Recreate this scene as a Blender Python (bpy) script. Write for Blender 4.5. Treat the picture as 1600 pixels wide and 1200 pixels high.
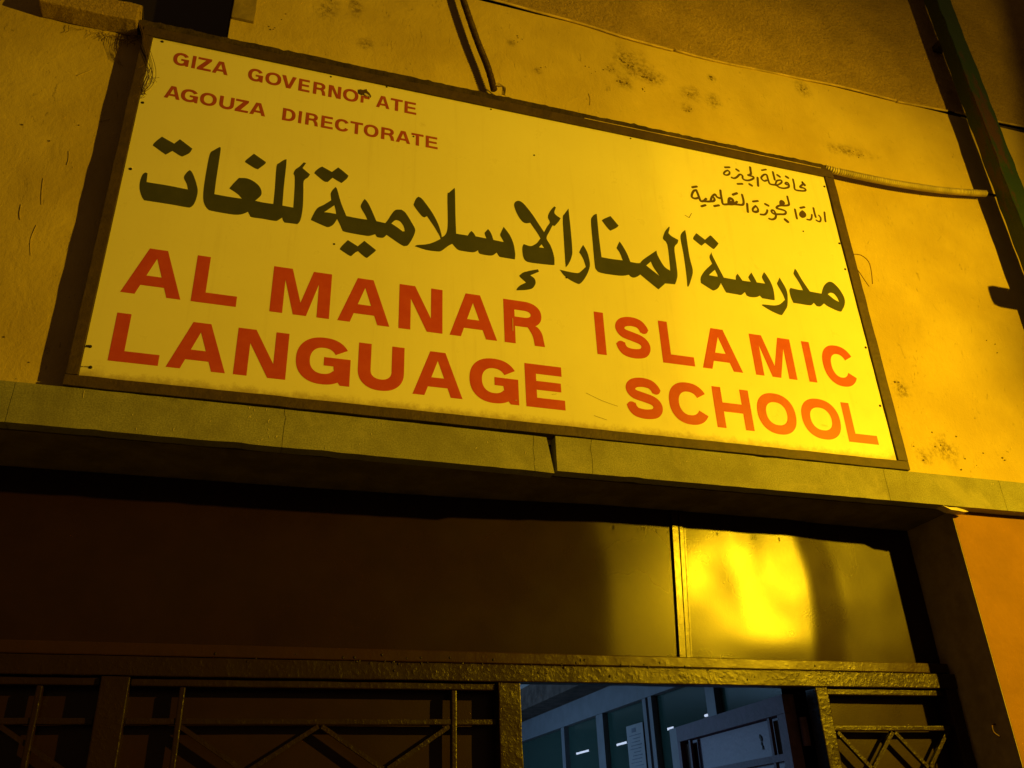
import bpy, bmesh, math, random
from mathutils import Vector, Matrix, noise, geometry
random.seed(7)
sc = bpy.context.scene
for o in list(bpy.data.objects):
    bpy.data.objects.remove(o)

# ------------------------------------------------------------------ camera
# x runs along the facade, -y is the street, z = 0 is the lower edge of the sign face (2.67 m above the pavement)
GROUND = -2.67
CAM = Vector((0.41127, -2.15459, -1.07304))
cam = bpy.data.cameras.new('camera')
co = bpy.data.objects.new('camera', cam)
sc.collection.objects.link(co)
r = Vector((0.95271622, -0.3018623, -0.03479888))
u = Vector((-0.11098074, -0.45228605, 0.88494102))
f = Vector((0.28286938, 0.83923565, 0.46440116))
co.matrix_world = Matrix(((r.x, u.x, -f.x, CAM.x), (r.y, u.y, -f.y, CAM.y), (r.z, u.z, -f.z, CAM.z), (0, 0, 0, 1)))
cam.sensor_width = 36
cam.lens = 36 * 1373.5 / 1600
cam.clip_start = 0.05
cam.clip_end = 300
sc.camera = co

# ------------------------------------------------------------------ night sky and street light
w = bpy.data.worlds.new('World')
sc.world = w
w.use_nodes = True
bg = w.node_tree.nodes['Background']
bg.inputs[0].default_value = (1.0, 0.50, 0.20, 1)
bg.inputs[1].default_value = 0.064

LAMP = Vector((3.923, -2.557, 0.508))
SODIUM = (1.0, 0.585, 0.006)

def lamp_light(name, kind, loc, power, color, radius, aim=None, size=180, blend=0.0):
    l = bpy.data.lights.new(name, kind)
    l.energy = power
    l.color = color
    l.shadow_soft_size = radius
    o = bpy.data.objects.new(name, l)
    sc.collection.objects.link(o)
    o.location = loc
    if kind == 'SPOT':
        l.spot_size = math.radians(size)
        l.spot_blend = blend
        o.rotation_euler = Vector(aim).to_track_quat('-Z', 'Y').to_euler()
    return o
# the sodium lamp: wide beam of the reflector towards the facade, and the bare bulb cut off by the lamp's hood
lamp_light('lamp_light', 'SPOT', LAMP, 690, SODIUM, 0.035, aim=Vector((0.38, 0.0, -0.72)) - LAMP, size=131.3, blend=1.0)
lamp_light('bulb_light', 'SPOT', LAMP, 106, SODIUM, 0.02, aim=(2.557, 2.273, 0.0), size=180, blend=0.03)
# the cool tube light of the room behind the gate
lamp_light('room_light', 'POINT', (0.7, 3.4, -0.80), 50, (0.32, 0.60, 1.0), 0.2)

sc.view_settings.view_transform = 'Standard'
sc.view_settings.look = 'None'
sc.view_settings.exposure = 0.0
sc.view_settings.gamma = 1.0
sc.render.engine = 'CYCLES'
try:
    sc.cycles.use_denoising = True
    sc.cycles.max_bounces = 6
except Exception:
    pass

# ------------------------------------------------------------------ object helpers
C = sc.collection
def tag(o, label=None, cat=None, group=None, kind=None):
    if label: o['label'] = label
    if cat: o['category'] = cat
    if group: o['group'] = group
    if kind: o['kind'] = kind
    return o
def thing(name, loc, label, cat, group=None):
    o = bpy.data.objects.new(name, None)
    o.empty_display_size = 0.1
    C.objects.link(o)
    o.location = loc
    return tag(o, label, cat, group)
def depth_of(p):
    v = Vector((0, 0, 0))
    while p is not None:
        v += Vector(p.location)
        p = p.parent
    return v
def obj(name, bm, mat, parent=None, smooth=False, label=None, kind=None):
    off = depth_of(parent)
    if parent is not None:
        bmesh.ops.translate(bm, verts=bm.verts, vec=-off)
    me = bpy.data.meshes.new(name)
    bm.to_mesh(me)
    bm.free()
    if smooth:
        for p in me.polygons: p.use_smooth = True
    me.materials.append(mat)
    o = bpy.data.objects.new(name, me)
    C.objects.link(o)
    if parent is not None: o.parent = parent
    if label: o['label'] = label
    if kind: o['kind'] = kind
    return o
def bx(bm, x0, x1, y0, y1, z0, z1, bevel=0.0, rot=0.0, about=None, wob=0.0):
    m = bmesh.new()
    bmesh.ops.create_cube(m, size=1)
    for v in m.verts:
        v.co = Vector(((x0+x1)/2 + v.co.x*(x1-x0), (y0+y1)/2 + v.co.y*(y1-y0), (z0+z1)/2 + v.co.z*(z1-z0)))
    if bevel:
        bmesh.ops.bevel(m, geom=list(m.edges), offset=bevel, segments=2, profile=0.6, affect='EDGES')
    if wob:
        L = max(x1-x0, z1-z0)
        n = max(2, int(L/0.03))
        ax = Vector((1, 0, 0)) if x1-x0 > z1-z0 else Vector((0, 0, 1))
        a0 = x0 if ax.x else z0
        for i in range(1, n):
            g = list(m.verts)+list(m.edges)+list(m.faces)
            bmesh.ops.bisect_plane(m, geom=g, plane_co=ax*(a0+L*i/n), plane_no=ax)
        for v in m.verts:
            q = v.co*14 + Vector((x0*3, 7, z0*5))
            v.co += Vector((noise.noise(q), noise.noise(q+Vector((31, 0, 0))), noise.noise(q+Vector((0, 47, 0)))))*wob
    if rot:
        ab = Vector(about) if about else Vector(((x0+x1)/2, (y0+y1)/2, (z0+z1)/2))
        bmesh.ops.rotate(m, verts=m.verts, cent=ab, matrix=Matrix.Rotation(rot, 3, 'Y'))
    me = bpy.data.meshes.new('t')
    m.to_mesh(me); m.free()
    bm.from_mesh(me)
    bpy.data.meshes.remove(me)
    return bm
def box(*a, **k): return bx(bmesh.new(), *a, **k)
def bar(bm, p, q, wx, wy):
    # square bar from p to q, wx wide in the facade plane, wy deep
    p, q = Vector(p), Vector(q)
    d = (q-p).normalized()
    n = Vector((0, 1, 0))
    s = d.cross(n).normalized()*wx/2
    n = s.cross(d).normalized()*wy/2
    vs = [bm.verts.new(e + a*s + b*n) for e in (p, q) for a, b in ((-1, -1), (1, -1), (1, 1), (-1, 1))]
    for k in range(4):
        bm.faces.new((vs[k], vs[(k+1) % 4], vs[4+(k+1) % 4], vs[4+k]))
    bm.faces.new(vs[3::-1]); bm.faces.new(vs[4:])
    bmesh.ops.recalc_face_normals(bm, faces=bm.faces)
    return bm
def tube(bm, pts, rad, seg=10, ribs=0.0, pitch=0.004):
    # tube along a smooth curve through pts; ribs > 0 makes it corrugated
    pts = [Vector(p) for p in pts]
    P = []
    for i in range(len(pts)-1):
        a, b, c, d = pts[max(i-1, 0)], pts[i], pts[i+1], pts[min(i+2, len(pts)-1)]
        n = max(3, int((c-b).length/(pitch/4 if ribs else 0.02)))
        n = min(n, 900)
        for k in range(n):
            t = k/n
            P.append(0.5*((2*b)+(c-a)*t+(2*a-5*b+4*c-d)*t*t+(3*b-a-3*c+d)*t**3))
    P.append(pts[-1])
    L = 0.0
    rings = []
    up = Vector((0.3, -0.9, 0.1))
    for i, p in enumerate(P):
        d = (P[min(i+1, len(P)-1)]-P[max(i-1, 0)]).normalized()
        s = d.cross(up).normalized(); n = s.cross(d)
        if i: L += (p-P[i-1]).length
        rr = rad + (ribs*math.sin(L/pitch*2*math.pi) if ribs else 0)
        rings.append([bm.verts.new(p + rr*(math.cos(a)*s+math.sin(a)*n)) for a in [2*math.pi*k/seg for k in range(seg)]])
    for A, B in zip(rings, rings[1:]):
        for k in range(seg):
            bm.faces.new((A[k], A[(k+1) % seg], B[(k+1) % seg], B[k]))
    bm.faces.new(rings[0][::-1]); bm.faces.new(rings[-1])
    bmesh.ops.recalc_face_normals(bm, faces=bm.faces)
    return bm
def prism(poly, y0, y1):
    # polygon in x,z given depth
    bm = bmesh.new()
    a = [bm.verts.new((x, y0, z)) for x, z in poly]
    b = [bm.verts.new((x, y1, z)) for x, z in poly]
    bm.faces.new(a); bm.faces.new(b[::-1])
    n = len(poly)
    for i in range(n):
        bm.faces.new((a[i], b[i], b[(i+1) % n], a[(i+1) % n]))
    bmesh.ops.recalc_face_normals(bm, faces=bm.faces)
    return bm

# ------------------------------------------------------------------ materials
class M:
    def __init__(s, name, rough=0.8, spec=0.4, metal=0.0):
        s.m = bpy.data.materials.new(name)
        s.m.use_nodes = True
        s.t = s.m.node_tree
        s.b = s.t.nodes['Principled BSDF']
        s.b.inputs['Roughness'].default_value = rough
        s.b.inputs['Specular IOR Level'].default_value = spec
        s.b.inputs['Metallic'].default_value = metal
        s.co = s.n('ShaderNodeNewGeometry').outputs['Position']
    def n(s, k, **kw):
        x = s.t.nodes.new(k)
        for a, v in kw.items(): setattr(x, a, v)
        return x
    def l(s, a, b): s.t.links.new(a, b)
    def noise(s, scale, detail=6, rough=0.6, dist=0.0, stretch=None, off=None):
        x = s.n('ShaderNodeTexNoise')
        x.inputs['Scale'].default_value = scale
        x.inputs['Detail'].default_value = detail
        x.inputs['Roughness'].default_value = rough
        x.inputs['Distortion'].default_value = dist
        v = s.co
        if stretch or off:
            mp = s.n('ShaderNodeMapping')
            mp.inputs['Scale'].default_value = stretch or (1, 1, 1)
            mp.inputs['Location'].default_value = off or (0, 0, 0)
            s.l(v, mp.inputs[0]); v = mp.outputs[0]
        s.l(v, x.inputs['Vector'])
        return x.outputs[0]
    def ramp(s, v, a, b, lo=0.0, hi=1.0):
        x = s.n('ShaderNodeMapRange')
        x.interpolation_type = 'SMOOTHSTEP'
        s.l(v, x.inputs[0])
        for i, q in zip((1, 2, 3, 4), (a, b, lo, hi)): x.inputs[i].default_value = q
        return x.outputs[0]
    def mix(s, fac, a, b):
        x = s.n('ShaderNodeMix', data_type='RGBA')
        if isinstance(fac, float): x.inputs[0].default_value = fac
        else: s.l(fac, x.inputs[0])
        for i, c in ((6, a), (7, b)):
            if isinstance(c, tuple): x.inputs[i].default_value = (*c, 1)
            else: s.l(c, x.inputs[i])
        return x.outputs[2]
    def math(s, op, a, b=None):
        x = s.n('ShaderNodeMath', operation=op)
        for i, v in enumerate((a, b)):
            if v is None: continue
            if isinstance(v, (int, float)): x.inputs[i].default_value = v
            else: s.l(v, x.inputs[i])
        return x.outputs[0]
    def spot(s, c, rad, soft=1.0, stretch=(1, 1, 1)):
        # smoky patch: strongest near the point c, fading to 0 at rad, broken up by fine noise
        d = s.n('ShaderNodeVectorMath', operation='SUBTRACT')
        s.l(s.co, d.inputs[0]); d.inputs[1].default_value = c
        e = s.n('ShaderNodeVectorMath', operation='MULTIPLY')
        s.l(d.outputs[0], e.inputs[0]); e.inputs[1].default_value = stretch
        k = s.n('ShaderNodeVectorMath', operation='LENGTH')
        s.l(e.outputs[0], k.inputs[0])
        if not hasattr(s, '_sn'):
            s._sn = s.noise(55, 10, 0.85)
            s._sm = s.noise(17, 6, 0.7)
        q = s.math('ADD', s.math('DIVIDE', k.outputs['Value'], rad), s.math('MULTIPLY', s.math('SUBTRACT', s._sm, 0.5), 2.0))
        return s.math('MULTIPLY', s.ramp(q, 1.3, 0.0, 0, 1), s.ramp(s._sn, 0.44, 0.58, 0.12, 1.0))
    def color(s, c):
        if isinstance(c, tuple): s.b.inputs['Base Color'].default_value = (*c, 1)
        else: s.l(c, s.b.inputs['Base Color'])
        return s
    def rough(s, v): s.l(v, s.b.inputs['Roughness']); return s
    def bump(s, *hs, strength=1.0):
        # hs: (height socket, distance in metres)
        prev = None
        for h, d in hs:
            x = s.n('ShaderNodeBump')
            x.inputs['Strength'].default_value = strength
            x.inputs['Distance'].default_value = d
            s.l(h, x.inputs['Height'])
            if prev is not None: s.l(prev, x.inputs['Normal'])
            prev = x.outputs[0]
        s.l(prev, s.b.inputs['Normal'])
        return s

def plain(name, c, rough=0.7, spec=0.4, metal=0.0, var=0.25, scale=12, bump=0.0015, bs=60):
    m = M(name, rough, spec, metal)
    n = m.noise(scale, 8, 0.65)
    d = tuple(x*(1-var) for x in c); l = tuple(min(1, x*(1+var)) for x in c)
    m.color(m.mix(m.ramp(n, 0.3, 0.7), d, l))
    if bump: m.bump((m.noise(bs, 6, 0.6), bump))
    return m.m

# wall plaster, painted cream; hand-trowelled, with mould spots and scuffs
m = M('cream_plaster', 0.85, 0.25)
base = m.mix(m.ramp(m.noise(2.2, 8, 0.6), 0.3, 0.7), (0.46, 0.352, 0.10), (0.60, 0.478, 0.155))
base = m.mix(m.ramp(m.noise(28, 6, 0.7), 0.60, 0.78, 0, 0.45), base, (0.27, 0.20, 0.06))
base = m.mix(m.ramp(m.noise(9, 9, 0.8, 0.6, off=(3, 1, 8)), 0.62, 0.74, 0, 0.5), base, (0.20, 0.16, 0.07))
for c, rad, st in (((1.69, .04, 1.655), .07, (0.9, 1, 1)), ((1.745, .04, 1.60), .06, (0.8, 1, 1)), ((1.80, .04, 1.575), .035, (1, 1, 1)),
                   ((1.61, .04, 1.585), .03, (1, 1, 1)), ((1.66, .04, 1.52), .04, (1, 1, 1)), ((1.95, .04, 1.545), .045, (1, 1, 1)),
                   ((1.92, .04, 1.46), .03, (1, 1, 1)), ((2.05, .04, 1.53), .04, (1, 1, 1)), ((2.50, .04, 1.73), .045, (1, 1, 1)),
                   ((2.06, .04, 1.66), .02, (1, 1, 1)), ((2.66, .04, 1.42), .07, (.6, 1, 2)), ((2.60, .04, 0.30), .03, (1, 1, .6)),
                   ((2.72, .04, 0.08), .05, (.8, 1, 1)), ((2.62, .04, 0.05), .03, (1, 1, 1)), ((0.52, .04, 1.56), .04, (1, 1, .5)), ((0.62, .04, 1.60), .025, (1, 1, .4)),
                   ((1.20, .04, 1.60), .02, (1, 1, 1)), ((1.30, .04, 1.48), .02, (1, 1, 1)), ((0.66, .04, 1.42), .03, (1, 1, 1))):
    base = m.mix(m.math('MULTIPLY', m.spot(c, rad*1.1, 1.0, st), 0.90), base, (0.15, 0.105, 0.04))
def crack(m, scale, wdt, mask_lo, off, dist=0.6):
    n = m.noise(scale, 9, 0.6, dist, off=off)
    a = m.math('ABSOLUTE', m.math('SUBTRACT', n, 0.5))
    return m.math('MULTIPLY', m.ramp(a, wdt, 0.0, 0, 1), m.ramp(m.noise(scale*0.7, 4, 0.5, off=(off[2], off[0], off[1])), mask_lo, mask_lo+0.08, 0, 1))
ck = crack(m, 3.2, 0.0045, 0.56, (4, 9, 2))
sc_ = m.ramp(m.noise(48, 5, 0.65, 2.0, stretch=(1, 1, 0.35), off=(1, 5, 3)), 0.66, 0.70, 0, 1)
sp_ = m.ramp(m.noise(75, 3, 0.6, off=(8, 2, 1)), 0.70, 0.74, 0, 1)
base = m.mix(m.math('MULTIPLY', ck, 0.12), base, (0.12, 0.085, 0.03))
base = m.mix(m.math('MULTIPLY', sc_, 0.25), base, (0.22, 0.16, 0.05))
base = m.mix(m.math('MULTIPLY', sp_, 0.45), base, (0.16, 0.12, 0.04))
m.color(base)
m.bump((m.noise(3.5, 3, 0.5), 0.007), (m.noise(16, 6, 0.62, 0.8, stretch=(1, 1, 0.7)), 0.0034), (sc_, 0.0016), (m.noise(110, 5, 0.7), 0.0016))
CREAM = m.m
# coarse sprayed stucco above the cable
m = M('coarse_stucco', 0.95, 0.15)
base = m.mix(m.ramp(m.noise(5, 8, 0.65), 0.3, 0.7), (0.42, 0.30, 0.11), (0.56, 0.40, 0.155))
base = m.mix(m.ramp(m.noise(11, 9, 0.75, off=(7, 2, 5)), 0.58, 0.72, 0, 0.5), base, (0.24, 0.15, 0.05))
base = m.mix(m.ramp(m.noise(130, 4, 0.7), 0.45, 0.65, 0, 0.35), base, (0.22, 0.14, 0.05))
m.color(base)
m.bump((m.noise(18, 5, 0.6), 0.006), (m.noise(85, 5, 0.75, 0.4), 0.016))
STUCCO = m.m
# ochre paint of the wall beside the gate
m = M('ochre_plaster', 0.75, 0.3)
base = m.mix(m.ramp(m.noise(4, 8, 0.65), 0.3, 0.7), (0.225, 0.108, 0.014), (0.28, 0.136, 0.021))
base = m.mix(m.ramp(m.noise(30, 8, 0.75), 0.62, 0.75, 0, 0.5), base, (0.24, 0.10, 0.02))
m.color(base)
m.bump((m.noise(4, 3, 0.5), 0.01), (m.noise(45, 5, 0.6), 0.002))
OCHRE = m.m
# speckled grey-green stone of the ledge
m = M('ledge_stone', 0.7, 0.35)
base = m.mix(m.ramp(m.noise(260, 3, 0.7), 0.35, 0.65), (0.20, 0.20, 0.14), (0.33, 0.33, 0.235))
base = m.mix(m.ramp(m.noise(6, 8, 0.7), 0.35, 0.7, 0, 0.55), base, (0.13, 0.12, 0.08))
base = m.mix(m.ramp(m.noise(24, 9, 0.8, stretch=(1, 1, .35)), 0.55, 0.72, 0, 0.6), base, (0.10, 0.09, 0.05))
base = m.mix(m.ramp(m.noise(3, 8, 0.75, 1.0, off=(2, 2, 7)), 0.52, 0.66, 0, 0.4), base, (0.40, 0.38, 0.27))
m.color(base)
m.bump((m.noise(200, 3, 0.6), 0.0006), (m.noise(14, 5, 0.6), 0.002))
STONE = m.m
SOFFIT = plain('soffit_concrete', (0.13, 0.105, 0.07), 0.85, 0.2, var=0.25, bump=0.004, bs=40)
REVEAL = plain('reveal_plaster', (0.40, 0.33, 0.19), 0.85, 0.2, var=0.2, bump=0.004, bs=30)
DARKCON = plain('dark_concrete', (0.08, 0.06, 0.05), 0.85, 0.2, var=0.4, bump=0.004, bs=40)
# enamelled sign sheet with dust along the lower edge and at the corners
m = M('white_enamel', 0.32, 0.45)
base = m.mix(m.ramp(m.noise(1.8, 6, 0.6), 0.3, 0.75), (0.79, 0.755, 0.50), (0.85, 0.82, 0.56))
base = m.mix(m.ramp(m.noise(7, 9, 0.75, stretch=(1, 1, .5)), 0.55, 0.8, 0, 0.30), base, (0.58, 0.50, 0.36))
base = m.mix(m.ramp(m.noise(9, 8, 0.7, stretch=(3.5, 1, .16), off=(4, 0, 3)), 0.52, 0.78, 0, 0.22), base, (0.52, 0.44, 0.26))
sep = m.n('ShaderNodeSeparateXYZ'); m.l(m.co, sep.inputs[0])
zz = m.math('ADD', sep.outputs[2], m.math('MULTIPLY', m.math('SUBTRACT', m.noise(26, 8, 0.8), 0.5), 0.07))
base = m.mix(m.ramp(zz, 0.028, -0.004, 0, 0.75), base, (0.34, 0.26, 0.13))
zz = m.math('ADD', sep.outputs[2], m.math('MULTIPLY', m.math('SUBTRACT', m.noise(40, 8, 0.8), 0.5), 0.03))
base = m.mix(m.ramp(zz, 1.190, 1.205, 0, 0.5), base, (0.40, 0.32, 0.18))
for c, rad in (((0.03, 0, .02), .03), ((2.44, 0, .01), .03), ((0.86, 0, 1.06), .012), ((0.45, 0, .35), .02)):
    base = m.mix(m.math('MULTIPLY', m.spot(c, rad), 0.35), base, (0.35, 0.26, 0.12))
m.color(base)
m.rough(m.ramp(m.noise(12, 6, 0.7), 0.3, 0.7, 0.26, 0.42))
m.bump((m.noise(1.3, 2, 0.5), 0.004))
ENAMEL = m.m
m = M('red_lettering', 0.4, 0.4)
m.color(m.mix(m.ramp(m.noise(20, 8, 0.7), 0.35, 0.75), (0.50, 0.062, 0.035), (0.56, 0.085, 0.045)))
RED = m.m
m = M('dull_red_lettering', 0.5, 0.4)
m.color(m.mix(m.ramp(m.noise(40, 8, 0.7), 0.35, 0.75), (0.33, 0.055, 0.04), (0.42, 0.09, 0.05)))
RED2 = m.m
m = M('dark_green_lettering', 0.42, 0.4)
m.color(m.mix(m.ramp(m.noise(9, 8, 0.7), 0.35, 0.75), (0.048, 0.052, 0.020), (0.068, 0.070, 0.028)))
GREEN = m.m
m = M('brown_lettering', 0.5, 0.3)
m.color((0.085, 0.05, 0.02))
BROWN = m.m
FRAME = plain('frame_wood', (0.064, 0.040, 0.021), 0.6, 0.35, var=0.2, scale=25, bump=0.002, bs=90)
FRAME2 = plain('dusty_wood', (0.052, 0.036, 0.020), 0.85, 0.2, var=0.45, scale=18, bump=0.005, bs=60)
STEEL = plain('rusty_steel', (0.09, 0.045, 0.025), 0.6, 0.4, var=0.5, scale=60)
# brown gloss paint on the gate: orange peel, runs and lumps
def gate_paint(name, c, rough, lumps, peel=0.0004, sag=0.0):
    m = M(name, rough, 0.36)
    b = m.mix(m.ramp(m.noise(9, 8, 0.7), 0.35, 0.7), c, tuple(x*0.8 for x in c))
    b = m.mix(m.ramp(m.noise(90, 2, 0.5), 0.76, 0.80, 0, 0.8), b, (0.004, 0.003, 0.002))
    m.color(b)
    m.rough(m.ramp(m.noise(5, 3, 0.5), 0.3, 0.75, rough*0.92, rough*1.10))
    hs = [(m.noise(230, 3, 0.6), peel)]
    if lumps: hs.insert(0, (m.ramp(m.noise(75, 4, 0.6), 0.40, 0.85), lumps))
    if sag: hs.insert(0, (m.noise(5, 2, 0.5), sag))
    m.bump(*hs)
    return m.m
GATETRIM = gate_paint('brown_trim_paint', (0.03, 0.012, 0.005), 0.30, 0.0003, 0.0001)
GATE = gate_paint('brown_gloss_paint', (0.019, 0.0075, 0.0035), 0.29, 0.0, 0.00022)
GATEBAR = gate_paint('lumpy_brown_paint', (0.017, 0.0075, 0.0035), 0.34, 0.0007, 0.0002)
# green post paint flaking to brown
m = M('flaking_green_paint', 0.5, 0.4)
b = m.mix(m.ramp(m.noise(8, 9, 0.75, stretch=(1, 1, .25)), 0.54, 0.62), (0.014, 0.036, 0.007), (0.050, 0.024, 0.010))
m.color(b); m.bump((m.noise(40, 8, 0.7, stretch=(1, 1, .4)), 0.003))
GREENPOST = m.m
CONDUIT = plain('ivory_conduit', (0.52, 0.45, 0.24), 0.6, 0.3, var=0.2, bump=0)
CONDUIT2 = plain('brown_conduit', (0.045, 0.022, 0.010), 0.6, 0.3, var=0.3, bump=0)
CABLE = plain('painted_cable', (0.50, 0.38, 0.20), 0.7, 0.3, var=0.3, bump=0.001)
WIRE = plain('old_wire', (0.20, 0.11, 0.04), 0.7, 0.3, bump=0)
BLACK = plain('black_rubber', (0.02, 0.015, 0.01), 0.6, 0.3, bump=0)
BARK = plain('dry_stalk', (0.12, 0.075, 0.03), 0.9, 0.1, bump=0)
FLECK = plain('white_paint_fleck', (0.62, 0.56, 0.40), 0.7, 0.3, bump=0)
ASPHALT = plain('asphalt', (0.05, 0.048, 0.045), 0.95, 0.2, bump=0.004)
PAVING = plain('paving_concrete', (0.22, 0.20, 0.17), 0.9, 0.2, bump=0.003)
CEIL = plain('room_ceiling_paint', (0.55, 0.58, 0.58), 0.8, 0.2, var=0.15)
ROOMWALL = plain('room_wall_paint', (0.20, 0.22, 0.21), 0.8, 0.2, var=0.15)
ALU = plain('grey_partition_paint', (0.17, 0.18, 0.20), 0.5, 0.4, var=0.1, bump=0)
LEAFP = plain('worn_lilac_paint', (0.095, 0.055, 0.11), 0.6, 0.4, var=0.25, scale=20, bump=0.002)
LEAFS = plain('pale_lilac_sheet', (0.13, 0.085, 0.17), 0.5, 0.4, var=0.12, scale=6, bump=0.001)
PAPER = plain('paper', (0.30, 0.31, 0.33), 0.9, 0.1, var=0.06, bump=0)
INK = plain('printed_ink', (0.16, 0.18, 0.22), 0.9, 0.1, bump=0)
m = M('tinted_glass', 0.08, 0.5)
m.b.inputs['Base Color'].default_value = (0.035, 0.085, 0.07, 1)
m.b.inputs['Alpha'].default_value = 0.55
GLASS = m.m
m = M('dark_window_glass', 0.15, 0.5); m.color((0.012, 0.010, 0.008)); WINGLASS = m.m
def emit(name, c, s):
    m = M(name, 0.5)
    m.color((0.8, 0.8, 0.8))
    m.b.inputs['Emission Color'].default_value = (*c, 1)
    m.b.inputs['Emission Strength'].default_value = s
    return m.m
TUBE = emit('lit_tube', (0.62, 0.74, 1.0), 4.0)
BULB = emit('lit_sodium_bulb', SODIUM, 60.0)

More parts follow.
